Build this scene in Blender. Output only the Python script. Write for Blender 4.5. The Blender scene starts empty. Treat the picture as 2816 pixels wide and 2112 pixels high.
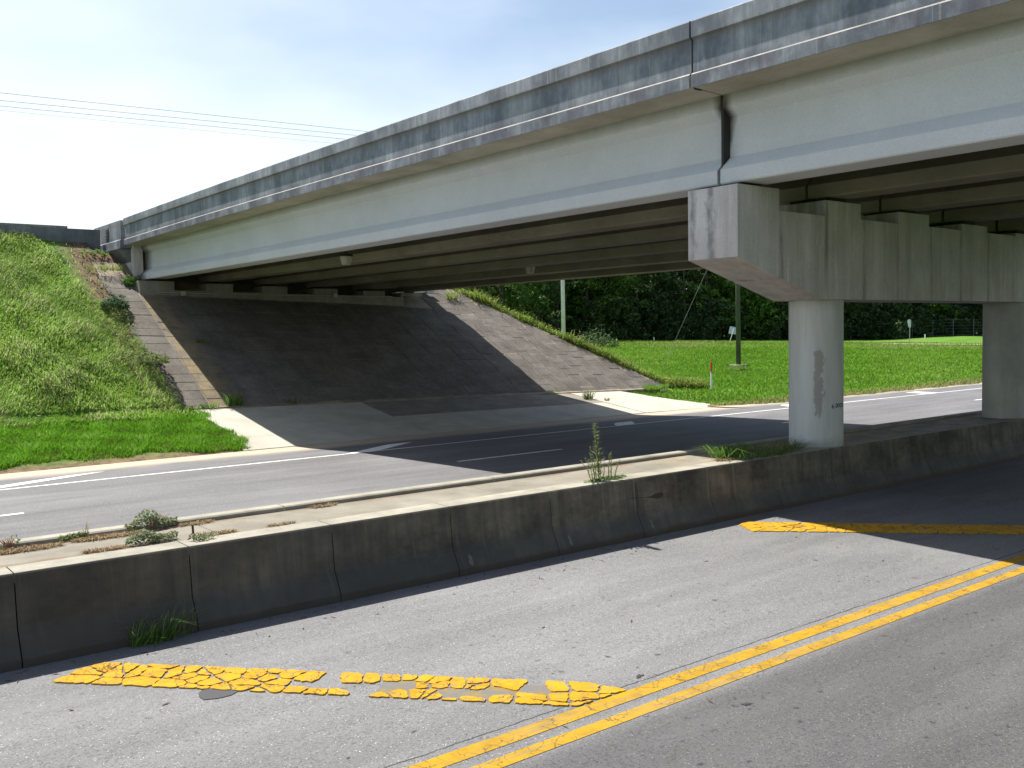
import bpy, bmesh, math, random
import numpy as np
from mathutils import Vector, Matrix
random.seed(7); RNG = np.random.default_rng(7)
S = bpy.context.scene
COL = S.collection
# ------------------------------------------------------------------ camera
cam_d = bpy.data.cameras.new('camera'); cam = bpy.data.objects.new('camera', cam_d); COL.objects.link(cam)
S.camera = cam
cam_d.sensor_width = 36.0; cam_d.lens = 2646.0/2816*36.0
cam_d.clip_start = .05; cam_d.clip_end = 6000
def _n(v): return v/np.linalg.norm(v)
_f = 2646.
_X = _n(np.array([3332., -200., _f])); _b = np.array([-2108., -106., _f]); _Y = _n(_b - _X*np.dot(_b, _X)); _Z = np.cross(_X, _Y)
if _Z[1] > 0: _Z = -_Z
_R = np.stack([_X, _Y, _Z])
CAMZ = 3.0
m = Matrix.Identity(4)
for i, c in enumerate((_R@[1, 0, 0], _R@[0, -1, 0], -(_R@[0, 0, 1]))):
    for j in range(3): m[j][i] = c[j]
m[2][3] = CAMZ
cam.matrix_world = m
# ------------------------------------------------------------------ light
SUN_DIR = Vector((-.122, .62, 1.0)).normalized()
elev = math.asin(SUN_DIR.z); az = math.atan2(SUN_DIR.x, SUN_DIR.y)
W = bpy.data.worlds.new('World'); S.world = W; W.use_nodes = True
nt = W.node_tree; nt.nodes.clear()
sky = nt.nodes.new('ShaderNodeTexSky'); sky.sky_type = 'NISHITA'; sky.sun_disc = False
sky.sun_elevation = elev; sky.sun_rotation = az % (2*math.pi)
sky.air_density = 1.15; sky.dust_density = 1.8; sky.ozone_density = .7; sky.altitude = 50
bg = nt.nodes.new('ShaderNodeBackground'); bg.inputs['Strength'].default_value = 0.068
out = nt.nodes.new('ShaderNodeOutputWorld')
# a thin white veil of fair weather cloud low in the sky, all the way round
tc = nt.nodes.new('ShaderNodeTexCoord'); sx = nt.nodes.new('ShaderNodeSeparateXYZ'); nt.links.new(tc.outputs['Generated'], sx.inputs[0])
mp_ = nt.nodes.new('ShaderNodeMapping'); mp_.inputs['Scale'].default_value = (1, 1, 2.6); nt.links.new(tc.outputs['Generated'], mp_.inputs[0])
nz_ = nt.nodes.new('ShaderNodeTexNoise'); nz_.inputs['Scale'].default_value = 2.1; nz_.inputs['Detail'].default_value = 5; nz_.inputs['Roughness'].default_value = .5
nt.links.new(mp_.outputs[0], nz_.inputs['Vector'])
hr = nt.nodes.new('ShaderNodeMapRange'); nt.links.new(sx.outputs[2], hr.inputs[0])
for i_, v_ in enumerate((.0, .56, .50, -.12)): hr.inputs[i_+1].default_value = v_
ad = nt.nodes.new('ShaderNodeMath'); ad.operation = 'ADD'; nt.links.new(nz_.outputs['Fac'], ad.inputs[0]); nt.links.new(hr.outputs[0], ad.inputs[1])
cr_ = nt.nodes.new('ShaderNodeValToRGB'); nt.links.new(ad.outputs[0], cr_.inputs[0])
cr_.color_ramp.elements[0].position = .48; cr_.color_ramp.elements[0].color = (0, 0, 0, 1); cr_.color_ramp.elements[1].position = .92; cr_.color_ramp.elements[1].color = (.9, .9, .9, 1)
mxs = nt.nodes.new('ShaderNodeMix'); mxs.data_type = 'RGBA'; nt.links.new(cr_.outputs[0], mxs.inputs[0]); nt.links.new(sky.outputs[0], mxs.inputs[6]); mxs.inputs[7].default_value = (7.5, 8.2, 8.7, 1)
nt.links.new(mxs.outputs[2], bg.inputs[0]); nt.links.new(bg.outputs[0], out.inputs[0])
sd = bpy.data.lights.new('sun', 'SUN'); sd.energy = 5.0; sd.angle = math.radians(.53); sd.color = (1, .955, .88)
so = bpy.data.objects.new('sun', sd); COL.objects.link(so)
so.rotation_euler = SUN_DIR.to_track_quat('Z', 'Y').to_euler(); so.location = (0, 0, 60)
S.view_settings.view_transform = 'Standard'; S.view_settings.look = 'None'
S.view_settings.gamma = 1; S.view_settings.exposure = 1.15; S.view_settings.use_curve_mapping = False
try:
    S.cycles.max_bounces = 8; S.cycles.diffuse_bounces = 3; S.cycles.transparent_max_bounces = 16
except Exception: pass

# ------------------------------------------------------------------ material helpers
class NB:
    def __init__(s, name, rough=.8, spec=.3):
        s.m = bpy.data.materials.new(name); s.m.use_nodes = True; s.t = s.m.node_tree
        s.b = s.t.nodes['Principled BSDF']; s.b.inputs['Roughness'].default_value = rough
        s.b.inputs['Specular IOR Level'].default_value = spec if not name.startswith('tree') else .15
        s.geo = None
    def n(s, typ, **k):
        x = s.t.nodes.new(typ)
        for a, v in k.items(): setattr(x, a, v)
        return x
    def l(s, a, b): s.t.links.new(a, b)
    def pos(s, scale=(1, 1, 1), loc=(0, 0, 0), local=False, rot=(0, 0, 0)):
        if local: src = s.n('ShaderNodeTexCoord').outputs['Object']
        else: src = s.n('ShaderNodeNewGeometry').outputs['Position']
        mp = s.n('ShaderNodeMapping'); s.l(src, mp.inputs[0])
        mp.inputs['Scale'].default_value = scale; mp.inputs['Location'].default_value = loc; mp.inputs['Rotation'].default_value = rot
        return mp.outputs[0]
    def noise(s, vec, scale=1, detail=4, rough=.6, dist=0):
        x = s.n('ShaderNodeTexNoise'); s.l(vec, x.inputs['Vector'])
        x.inputs['Scale'].default_value = scale; x.inputs['Detail'].default_value = detail
        x.inputs['Roughness'].default_value = rough; x.inputs['Distortion'].default_value = dist
        return x.outputs['Fac']
    def vor(s, vec, scale=1, feature='F1', out='Distance'):
        x = s.n('ShaderNodeTexVoronoi', feature=feature); s.l(vec, x.inputs['Vector']); x.inputs['Scale'].default_value = scale
        return x.outputs[out]
    def ramp(s, fac, pts):
        r = s.n('ShaderNodeValToRGB'); s.l(fac, r.inputs[0]); e = r.color_ramp.elements
        while len(e) < len(pts): e.new(.5)
        for i, (p, c) in enumerate(pts):
            e[i].position = p; e[i].color = (c, c, c, 1) if isinstance(c, (int, float)) else (*c, 1)
        return r.outputs[0]
    def mix(s, a, b, fac, mode='MIX'):
        x = s.n('ShaderNodeMix', data_type='RGBA', blend_type=mode)
        for sock, v in ((x.inputs[6], a), (x.inputs[7], b)):
            if isinstance(v, tuple): sock.default_value = (*v, 1)
            else: s.l(v, sock)
        if isinstance(fac, (int, float)): x.inputs[0].default_value = fac
        else: s.l(fac, x.inputs[0])
        return x.outputs[2]
    def math(s, op, a, b=None, clamp=False):
        x = s.n('ShaderNodeMath', operation=op, use_clamp=clamp)
        for i, v in enumerate((a, b)):
            if v is None: continue
            if isinstance(v, (int, float)): x.inputs[i].default_value = v
            else: s.l(v, x.inputs[i])
        return x.outputs[0]
    def rng(s, v, a, b, c=0., d=1.):
        x = s.n('ShaderNodeMapRange'); s.l(v, x.inputs[0])
        for i, q in enumerate((a, b, c, d)): x.inputs[i+1].default_value = q
        return x.outputs[0]
    def xyz(s):
        x = s.n('ShaderNodeSeparateXYZ'); s.l(s.n('ShaderNodeNewGeometry').outputs['Position'], x.inputs[0]); return x.outputs
    def col(s, c):
        if isinstance(c, tuple): s.b.inputs['Base Color'].default_value = (*c, 1)
        else: s.l(c, s.b.inputs['Base Color'])
    def bump(s, h, strength=.3, dist=.01):
        x = s.n('ShaderNodeBump'); x.inputs['Strength'].default_value = strength; x.inputs['Distance'].default_value = dist
        s.l(h, x.inputs['Height']); s.l(x.outputs[0], s.b.inputs['Normal'])
def plain(name, c, rough=.6, metal=0):
    b = NB(name, rough); b.col(c); b.b.inputs['Metallic'].default_value = metal; return b.m

def concrete(name, light, dark, streak=0., streak_scale=(3, 3, .35), big=.5, speck=0., cut=(.35, .7), rough=.85, bumpy=.25, rnd=0., axis_dark=None):
    b = NB(name, rough, .25)
    c = b.mix(light, dark, b.ramp(b.noise(b.pos(), big, 6, .65), [(cut[0], 0.), (cut[1], 1.)]))
    if streak:
        st = b.ramp(b.noise(b.pos(streak_scale), 1.6, 6, .7), [(.42, 0.), (.66, 1.)])
        c = b.mix(c, dark, b.math('MULTIPLY', st, streak))
        st2 = b.ramp(b.noise(b.pos(tuple(q*2.3 for q in streak_scale), (7, 3, 1)), 2.2, 4, .6), [(.60, 0.), (.72, 1.)])
        c = b.mix(c, tuple(min(1, v*1.25) for v in light), b.math('MULTIPLY', st2, streak*.6))
    fine = b.noise(b.pos(), 38, 3, .7)
    c = b.mix(c, b.ramp(fine, [(.3, .55), (.7, 1.25 if False else 1.)]), .35, 'MULTIPLY')
    if speck:
        v = b.vor(b.pos(), 55)
        c = b.mix(c, tuple(min(1, x*1.9) for x in light), b.math('MULTIPLY', b.ramp(v, [(.12, 1.), (.22, 0.)]), speck))
    if rnd:
        r = b.n('ShaderNodeObjectInfo').outputs['Random']
        c = b.mix(c, b.ramp(r, [(0., 1-rnd), (1., 1.)]), 1., 'MULTIPLY')
    b.col(c); b.bump(b.noise(b.pos(), 60, 4, .7), bumpy, .008)
    return b.m

M = {}
def stained(mat, fn):
    class Q(NB):
        def __init__(s): s.m = mat; s.t = mat.node_tree; s.b = s.t.nodes['Principled BSDF']
    q = Q(); src = s0 = q.b.inputs['Base Color'].links[0].from_socket
    q.l(fn(q, src), q.b.inputs['Base Color'])
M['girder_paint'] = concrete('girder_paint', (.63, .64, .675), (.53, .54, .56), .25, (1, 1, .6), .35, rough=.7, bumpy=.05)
def _girder(q, c):
    x = q.xyz(); nz = q.noise(q.pos(), 3.5, 5, .6)
    d = q.math('ABSOLUTE', q.math('SUBTRACT', x[1], 10.25)); d = q.math('ADD', d, q.math('MULTIPLY', nz, .10))
    w = q.rng(x[2], 5.9, 6.5, .10, .27)
    k = q.math('MULTIPLY', q.math('LESS_THAN', d, 9), q.math('SUBTRACT', 1., q.math('DIVIDE', d, w), True), True)
    c = q.mix(c, (.05, .035, .03), q.rng(k, .05, .6, 0, .95))
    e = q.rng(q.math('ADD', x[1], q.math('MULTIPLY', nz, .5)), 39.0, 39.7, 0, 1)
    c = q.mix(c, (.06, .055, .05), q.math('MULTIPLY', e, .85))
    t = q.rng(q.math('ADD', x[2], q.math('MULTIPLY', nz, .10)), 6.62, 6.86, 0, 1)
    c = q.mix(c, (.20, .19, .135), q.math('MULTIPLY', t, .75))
    return c
stained(M['girder_paint'], _girder)
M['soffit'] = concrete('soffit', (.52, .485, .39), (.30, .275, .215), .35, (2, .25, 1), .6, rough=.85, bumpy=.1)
M['cap'] = concrete('cap', (.62, .58, .585), (.38, .345, .33), .75, (2.2, 2.2, .18), .8, cut=(.4, .8), bumpy=.08)
def _cap(q, c):
    x = q.xyz(); nz = q.noise(q.pos((1, 1, .5)), 8, 8, .75)
    m1 = q.rng(q.math('ABSOLUTE', q.math('SUBTRACT', x[1], 10.33)), .02, .17, .30, 0); m2 = q.rng(q.math('ABSOLUTE', q.math('SUBTRACT', x[1], 10.70)), .0, .12, .24, 0)
    m = q.math('MULTIPLY', q.math('MAXIMUM', m1, m2), q.rng(x[0], 12.41, 12.36 if False else 12.40, 0, 1))
    k = q.rng(q.math('ADD', nz, m), .60, .86, 0, 1)
    k = q.math('MULTIPLY', k, q.rng(x[0], 12.46, 12.41, 0, 1))
    c = q.mix(c, (.17, .175, .18), q.math('MULTIPLY', k, .8))
    st = None
    for xx in (13.55, 14.85, 16.02, 17.2, 18.42, 19.62, 20.8, 22.0):
        g_ = q.rng(q.math('ABSOLUTE', q.math('SUBTRACT', q.math('ADD', x[0], q.math('MULTIPLY', nz, .06)), xx)), .0, .085, 1, 0)
        st = g_ if st is None else q.math('MAXIMUM', st, g_)
    c = q.mix(c, (.14, .13, .105), q.math('MULTIPLY', q.math('MULTIPLY', st, q.rng(q.noise(q.pos((2, 2, .35)), 2.3, 5, .6), .42, .62, 0, 1)), .8))
    return c
stained(M['cap'], _cap)
M['dirty'] = concrete('dirty', (.09, .085, .075), (.045, .043, .04), .5)
M['inner_beam'] = concrete('inner_beam', (.29, .265, .205), (.18, .165, .13), .45, (2, .25, 1), .6, rough=.9, bumpy=.1)  # darker copy of the soffit concrete, with under-deck shade put into its colour
M['abut'] = concrete('abut', (.27, .255, .215), (.15, .14, .12), .8, (2, 2, .3), .9)
M['fill'] = concrete('fill', (.235, .215, .175), (.14, .128, .10), .25, (.5, 3, 1), 1.3, bumpy=.3)
def _fill(q, c):
    x = q.xyz(); nz = q.noise(q.pos((.6, 1, 1)), 2.2, 6, .7)
    e = q.math('MAXIMUM', q.rng(x[1], 10.72, 11.0, 0, .42), q.rng(x[1], 10.30, 10.12, 0, .34))
    e = q.math('ADD', e, q.rng(x[0], 5.2, 2.0, 0, .12))
    k = q.rng(q.math('ADD', nz, e), .72, .90, 0, .8)
    c = q.mix(c, (.13, .085, .05), k)
    sd2 = q.math('MULTIPLY', q.rng(x[0], 11.2, 12.8, 0, 1), q.rng(nz, .42, .6, 0, .8)); return q.mix(c, (.34, .27, .17), sd2)
stained(M['fill'], _fill)
M['wall_top'] = concrete('wall_top', (.32, .30, .245), (.18, .17, .14), .3, (.6, 3, 1), 2.0)
M['apron_new'] = concrete('apron_new', (.43, .41, .35), (.32, .305, .255), .35, (.35, 3, 1), 1.0, bumpy=.15)
M['apron_old'] = concrete('apron_old', (.25, .225, .185), (.13, .115, .095), .4, (1, 2, 1), 1.2, speck=.5)
M['approach'] = concrete('approach', (.20, .22, .235), (.10, .11, .12), .7, (3, 3, .3), 1.2)

# parapet: blackened weathered concrete, streaked downwards
b = NB('parapet_concrete', .85, .3)
p = b.pos((1, 1, 1))
c = b.mix((.33, .36, .395), (.11, .13, .16), b.ramp(b.noise(b.pos((1, .8, .45)), 1.5, 7, .7), [(.34, 0.), (.60, 1.)]))
st = b.ramp(b.noise(b.pos((2, 3.2, .12)), 2.4, 7, .72), [(.40, 0.), (.62, 1.)])
c = b.mix(c, (.12, .13, .14), b.math('MULTIPLY', st, .5))
st2 = b.ramp(b.noise(b.pos((2, 7, .10), (3, 1, 0)), 2.6, 5, .6), [(.62, 0.), (.74, 1.)])
c = b.mix(c, (.40, .395, .37), b.math('MULTIPLY', st2, .55))
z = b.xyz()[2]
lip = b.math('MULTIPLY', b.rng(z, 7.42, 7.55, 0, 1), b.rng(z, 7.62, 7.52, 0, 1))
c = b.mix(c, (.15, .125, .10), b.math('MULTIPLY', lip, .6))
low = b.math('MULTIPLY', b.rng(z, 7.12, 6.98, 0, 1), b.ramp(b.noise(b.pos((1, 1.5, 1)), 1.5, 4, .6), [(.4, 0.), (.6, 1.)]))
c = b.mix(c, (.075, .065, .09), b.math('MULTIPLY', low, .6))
b.col(c); b.bump(b.noise(p, 40, 4, .7), .25, .01); M['parapet'] = b.m
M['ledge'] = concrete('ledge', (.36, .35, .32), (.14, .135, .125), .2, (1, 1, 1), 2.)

# median barrier face: dark streaked concrete, blacker towards the foot
b = NB('barrier_face', .85, .25)
c = b.mix((.20, .17, .13), (.05, .045, .038), b.ramp(b.noise(b.pos((.55, 1, .8)), 1.5, 7, .7), [(.36, 0.), (.62, 1.)]))
st = b.ramp(b.noise(b.pos((3.5, 1, .25)), 2.2, 6, .7), [(.44, 0.), (.66, 1.)])
c = b.mix(c, (.055, .052, .047), b.math('MULTIPLY', st, .65))
st2 = b.ramp(b.noise(b.pos((5, 1, .2), (4, 0, 0)), 2.0, 5, .6), [(.6, 0.), (.72, 1.)])
c = b.mix(c, (.26, .245, .20), b.math('MULTIPLY', st2, .35))
xyz = b.xyz()
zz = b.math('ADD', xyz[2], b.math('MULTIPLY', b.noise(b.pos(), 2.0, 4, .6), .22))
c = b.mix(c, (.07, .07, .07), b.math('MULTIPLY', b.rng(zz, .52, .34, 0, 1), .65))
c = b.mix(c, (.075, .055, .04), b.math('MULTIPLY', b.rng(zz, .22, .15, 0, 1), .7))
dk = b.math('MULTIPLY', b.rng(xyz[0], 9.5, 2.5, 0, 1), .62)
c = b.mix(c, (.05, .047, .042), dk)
c = b.mix(c, (.30, .285, .23), b.rng(xyz[2], .842, .849, 0, 1))
b.col(c); b.bump(b.noise(b.pos(), 45, 4, .7), .3, .01); M['barrier'] = b.m

# pier column: pale painted concrete with a peeled grey patch
b = NB('column_paint', .7, .3)
c = b.mix((.50, .505, .495), (.36, .355, .335), b.ramp(b.noise(b.pos((2.5, 2.5, .25)), 1.5, 5, .65), [(.4, 0.), (.75, 1.)]))
g = b.n('ShaderNodeTexCoord').outputs['Object']
sp = b.n('ShaderNodeSeparateXYZ'); b.l(g, sp.inputs[0])
s_ = b.math('ADD', b.math('MULTIPLY', sp.outputs[0], .56), b.math('MULTIPLY', sp.outputs[1], -.83))  # along the face seen from the road
s_ = b.math('ABSOLUTE', b.math('SUBTRACT', s_, .055))
nz = b.noise(b.pos((1, 1, .5)), 6.5, 8, .75)
near = b.rng(s_, .02, .16, 0, .34)
vert = b.math('ADD', b.rng(sp.outputs[2], .38, .60, .3, 0), b.rng(sp.outputs[2], 1.70, 1.92, 0, .4))
pk = b.math('SUBTRACT', b.math('SUBTRACT', nz, near), vert)
c = b.mix(c, (.27, .245, .23), b.math('MULTIPLY', b.rng(pk, .35, .41, 0, 1), .85))
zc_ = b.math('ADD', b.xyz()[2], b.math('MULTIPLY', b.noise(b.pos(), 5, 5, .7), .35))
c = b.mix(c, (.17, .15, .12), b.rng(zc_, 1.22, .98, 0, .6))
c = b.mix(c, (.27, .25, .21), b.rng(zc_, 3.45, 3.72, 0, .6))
b.col(c); b.bump(b.noise(b.pos(), 30, 3, .6), .06, .01); M['column'] = b.m

def asphalt(name, base, dark_lane=False, sand=False):
    b = NB(name, .8, .14)
    xyz = b.xyz()
    c = b.mix(base, tuple(v*.72 for v in base), b.ramp(b.noise(b.pos((.25, 1, 1)), .9, 5, .6), [(.35, 0.), (.7, 1.)]))
    agg = b.noise(b.pos(), 46, 2, .8)
    c = b.mix(c, b.ramp(agg, [(.32, .42), (.5, .95), (.72, 1.)]), .85, 'MULTIPLY')
    c = b.mix(c, b.ramp(b.noise(b.pos((1, 1, 1), (1, 8, 2)), 17, 3, .75), [(.3, .72), (.55, 1.)]), .55, 'MULTIPLY')
    c = b.mix(c, tuple(v*1.25 for v in base), b.math('MULTIPLY', b.ramp(b.noise(b.pos((.35, .8, 1), (4, 4, 4)), .8, 4, .6), [(.5, 0.), (.7, 1.)]), .35))
    v = b.vor(b.pos(), 36); sel = b.noise(b.pos((1, 1, 1), (5, 5, 5)), 25, 1, .5)
    c = b.mix(c, (.52, .51, .48), b.math('MULTIPLY', b.ramp(v, [(.10, .75), (.24, 0.)]), b.ramp(sel, [(.50, 0.), (.58, 1.)])))
    c = b.mix(c, tuple(v_*.55 for v_ in base), b.math('MULTIPLY', b.ramp(b.vor(b.pos((1, 1, 1), (.3, .1, 0)), 60), [(.1, 1.), (.3, 0.)]), .5))
    if dark_lane:
        lane = b.rng(xyz[1], 5.45, 5.2, 0, 1)
        c = b.mix(c, b.mix(c, (.52, .52, .525), 1., 'MULTIPLY'), b.math('MULTIPLY', lane, .9))
        spots = b.math('MAXIMUM', b.ramp(b.vor(b.pos((1, 1.3, 1), (2, 3, 0)), 3.4), [(.08, 1.), (.15, 0.)]), b.ramp(b.vor(b.pos((1, 1.2, 1), (5, 1, 0)), 7), [(.09, .8), (.15, 0.)]))
        wig = b.noise(b.pos(), 28, 4, .7)
        spots = b.math('MULTIPLY', spots, b.ramp(wig, [(.46, 0.), (.53, 1.)]))
        c = b.mix(c, (.03, .03, .036), b.math('MULTIPLY', spots, b.rng(xyz[1], 9.4, 4.5, .35, .85)))
        # wandering crack beside the double line
        wy = b.math('ADD', xyz[1], b.math('MULTIPLY', b.math('SUBTRACT', b.noise(b.pos((1, 0, 0)), 3.0, 8, .75), .5), .09))
        cr = b.math('ABSOLUTE', b.math('SUBTRACT', wy, 5.855))
        c = b.mix(c, (.02, .02, .022), b.math('MULTIPLY', b.rng(cr, .004, .011, 1, 0), b.ramp(b.noise(b.pos((1, 0, 0)), 2, 3, .6), [(.32, .15), (.5, .9)])))
    tr = b.ramp(b.noise(b.pos((.12, 2.2, 1)), 1.0, 5, .6), [(.35, .86), (.65, 1.)])
    c = b.mix(c, tr, 1., 'MULTIPLY')
    if sand:
        e = b.math('ADD', xyz[1], b.math('MULTIPLY', b.noise(b.pos((.4, 1, 1)), 1.5, 5, .65), 1.3))
        k = b.rng(e, 25.2, 26.2, 0, 1)
        c = b.mix(c, (.40, .33, .25), b.math('MULTIPLY', k, .85))
    b.col(c); b.bump(b.noise(b.pos(), 55, 3, .8), .5, .012)
    return b.m
M['asphalt_near'] = asphalt('asphalt_near', (.195, .195, .199), True)
M['asphalt_far'] = asphalt('asphalt_far', (.165, .164, .170), False, True)

def paintmat(name, c0, worn, cracks=True, direc=(.35, 6, 1), amount=.5):
    b = NB(name, .8, .12)
    base = (.125, .122, .12)
    c = b.mix(c0, tuple(v*.62 for v in c0), b.ramp(b.noise(b.pos(), 5, 6, .7), [(.42, 0.), (.75, 1.)]))
    c = b.mix(c, base, b.ramp(b.noise(b.pos((14, 2, 1), (3, 3, 0), rot=(0, 0, .5)), 3, 4, .7), [(.62, 0.), (.70, .5)]))
    w = b.ramp(b.noise(b.pos(direc), 5, 5, .72), [(worn-.07, 0.), (worn+.05, 1.)])
    c = b.mix(c, base, b.math('MULTIPLY', w, amount))
    if cracks:
        wv = b.n('ShaderNodeVectorMath', operation='ADD'); b.l(b.pos(), wv.inputs[0]); nn_ = b.n('ShaderNodeTexNoise'); nn_.inputs['Scale'].default_value = 9; nn_.inputs['Detail'].default_value = 4; b.l(b.pos(), nn_.inputs['Vector']); sc_ = b.n('ShaderNodeVectorMath', operation='SCALE'); b.l(nn_.outputs['Color'], sc_.inputs[0]); sc_.inputs['Scale'].default_value = .12; b.l(sc_.outputs[0], wv.inputs[1])
        v = b.vor(wv.outputs[0], 8.5, 'DISTANCE_TO_EDGE')
        jit = b.noise(b.pos(), 3, 2, .5)
        k = b.math('MULTIPLY', b.ramp(v, [(.012, .8), (.028, 0.)]), b.ramp(jit, [(.42, 0.), (.5, 1.)]))
        c = b.mix(c, (.05, .04, .03), k)
    b.col(c); b.bump(b.noise(b.pos(), 60, 3, .7), .25, .006)
    return b.m
M['yellow'] = paintmat('yellow_paint', (.34, .20, .012), .57)
M['yellow_chip'] = paintmat('yellow_chip', (.43, .235, .008), .60, True, (3, 3, 1), .55)
M['yellow_worn'] = paintmat('yellow_residue', (.20, .145, .05), .47, False, (2, 2, 1), 1.)
M['white'] = paintmat('white_paint', (.72, .72, .70), .64, False, (.4, 5, 1), .6)

# slope slabs
b = NB('slab_concrete', .9, .2)
c = b.mix((.185, .168, .148), (.085, .074, .066), b.ramp(b.noise(b.pos(), .9, 8, .75), [(.38, 0.), (.72, 1.)]))
c = b.mix(c, b.ramp(b.noise(b.pos((1, 1, 1), (2, 2, 2)), 9, 6, .8), [(.36, .6), (.6, 1.)]), .8, 'MULTIPLY')
c = b.mix(c, (.12, .095, .08), b.ramp(b.noise(b.pos((1, 1, 1), (8, 1, 2)), 1.3, 5, .7), [(.52, 0.), (.66, .45)]))
st = b.ramp(b.noise(b.pos((2.4, .4, .4)), 1.3, 6, .7), [(.46, 0.), (.66, 1.)])
c = b.mix(c, (.06, .055, .05), b.math('MULTIPLY', st, .35))
c = b.mix(c, (.40, .36, .29), b.math('MULTIPLY', b.ramp(b.vor(b.pos(), 30), [(.10, 1.), (.22, 0.)]), .55))
xyz = b.xyz()
ch = b.math('MULTIPLY', b.math('MULTIPLY', b.rng(xyz[0], 12.0, 12.05, 0, 1), b.rng(xyz[0], 13.35, 12.6, 0, 1)), b.ramp(b.noise(b.pos(), 2.5, 4, .6), [(.32, 0.), (.6, 1.)]))
c = b.mix(c, (.30, .225, .10), b.math('MULTIPLY', ch, .55))
r = b.n('ShaderNodeObjectInfo').outputs['Random']
c = b.mix(c, b.ramp(r, [(0., .85), (.5, .94), (1., 1.)]), 1., 'MULTIPLY')
b.col(c); b.bump(b.noise(b.pos(), 35, 4, .75), .5, .012); M['slab'] = b.m
M['mortar'] = concrete('mortar', (.30, .25, .18), (.12, .10, .08), .3, (3, .3, 1), 1.4)

# vegetation
def leafmat(name, cols, trans=.35, rough=.5, usernd=True, scale=.6):
    b = NB(name, max(rough, .6), .08)
    a = b.n('ShaderNodeAttribute', attribute_name='rnd')
    c = b.ramp(a.outputs['Fac'], [(i/(len(cols)-1), q) for i, q in enumerate(cols)])
    k = b.ramp(b.noise(b.pos(), scale, 4, .6), [(.3, .72), (.7, 1.)])
    c = b.mix(c, k, 1., 'MULTIPLY')
    if name.startswith('tree'): c = b.mix(c, b.ramp(b.n('ShaderNodeObjectInfo').outputs['Random'], [(0., (.55, .6, .55)), (.6, (.9, .95, .9)), (1., (1., 1., .85))]), 1., 'MULTIPLY')
    b.col(c)
    t = b.n('ShaderNodeBsdfTranslucent'); b.l(c, t.inputs[0])
    mx = b.n('ShaderNodeMixShader'); mx.inputs[0].default_value = trans
    b.l(b.b.outputs[0], mx.inputs[1]); b.l(t.outputs[0], mx.inputs[2])
    b.l(mx.outputs[0], b.t.nodes['Material Output'].inputs[0])
    return b.m
M['hill_grass'] = leafmat('hill_grass', [(.28, .27, .11), (.18, .33, .045), (.23, .40, .055), (.31, .46, .10), (.42, .50, .23), (.52, .48, .28)], .5, .55, scale=.9)
M['lawn'] = leafmat('lawn', [(.20, .18, .07), (.09, .22, .012), (.12, .30, .016), (.17, .37, .035), (.25, .38, .09)], .5, .6, scale=1.6)
M['field_grass'] = leafmat('field_grass', [(.09, .20, .015), (.13, .27, .022), (.18, .32, .04), (.27, .29, .11)], .45, .5, scale=.25)
M['weed'] = leafmat('weed', [(.09, .12, .04), (.14, .20, .06), (.20, .25, .10), (.28, .28, .15)], .35)
M['ridge'] = leafmat('ridge_grass', [(.11, .20, .03), (.20, .32, .05), (.31, .40, .09), (.30, .22, .10)], .45)
M['pale_weed'] = leafmat('pale_weed', [(.13, .19, .09), (.20, .27, .13), (.30, .35, .20), (.27, .20, .13)], .3)
M['straw'] = leafmat('straw', [(.20, .13, .07), (.30, .21, .11), (.38, .29, .16)], .2)
M['bright_weed'] = leafmat('bright_weed', [(.07, .15, .02), (.12, .24, .04), (.20, .33, .09)], .45)
M['blue_shrub'] = leafmat('blue_shrub', [(.05, .11, .045), (.09, .17, .075), (.17, .25, .15)], .3, .65)
M['tree_dark'] = leafmat('tree_dark', [(.04, .075, .032), (.065, .115, .045), (.095, .16, .06), (.15, .22, .10)], .32, .45, scale=.25)
M['tree_pine'] = leafmat('tree_pine', [(.07, .14, .035), (.11, .22, .045), (.17, .31, .065), (.21, .34, .08)], .4, .5, scale=.25)
M['tree_light'] = leafmat('tree_light', [(.06, .14, .025), (.12, .25, .035), (.18, .33, .055), (.24, .36, .10)], .35, .45, scale=.3)
b = NB('bark', .9); b.col(b.mix((.10, .085, .065), (.04, .033, .027), b.noise(b.pos((3, 3, .5), local=True), 4, 4))); M['bark'] = b.m
M['stem'] = plain('stem', (.13, .09, .05), .8)
M['redstem'] = plain('redstem', (.35, .10, .07), .7)

# ground soil + turf
b = NB('ground_turf', .95, .1)
xyz = b.xyz()
c = b.mix((.08, .19, .02), (.13, .25, .035), b.ramp(b.noise(b.pos(), .35, 6, .7), [(.35, 0.), (.65, 1.)]))
c = b.mix(c, (.16, .145, .06), b.ramp(b.noise(b.pos((1, 1, 1), (9, 2, 0)), .16, 5, .65), [(.54, 0.), (.72, .75)]))
c = b.mix(c, (.025, .05, .01), b.ramp(b.noise(b.pos(), 9, 5, .8), [(.38, .65), (.6, 0.)]))
dirt = b.math('MULTIPLY', b.rng(xyz[0], 9.7, 10.5, 0, 1), b.rng(xyz[0], 14.5, 12.5, 0, 1))
dirt = b.math('MULTIPLY', dirt, b.rng(xyz[1], 29.5, 31.5, 0, 1))
edge = b.math('MULTIPLY', b.rng(xyz[1], 27.3, 26.6, 0, 1), b.rng(xyz[1], 20, 22, 0, 1))
dirt = b.math('MAXIMUM', dirt, edge)
soil = b.mix((.20, .135, .085), (.085, .06, .045), b.ramp(b.noise(b.pos(), 4, 6, .75), [(.4, 0.), (.6, 1.)]))
c = b.mix(c, soil, b.math('MULTIPLY', dirt, b.ramp(b.noise(b.pos(), 1.5, 4, .6), [(.25, .6), (.45, 1.)])))
b.col(c); b.bump(b.noise(b.pos(), 12, 5, .8), .6, .06); M['ground'] = b.m
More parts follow.
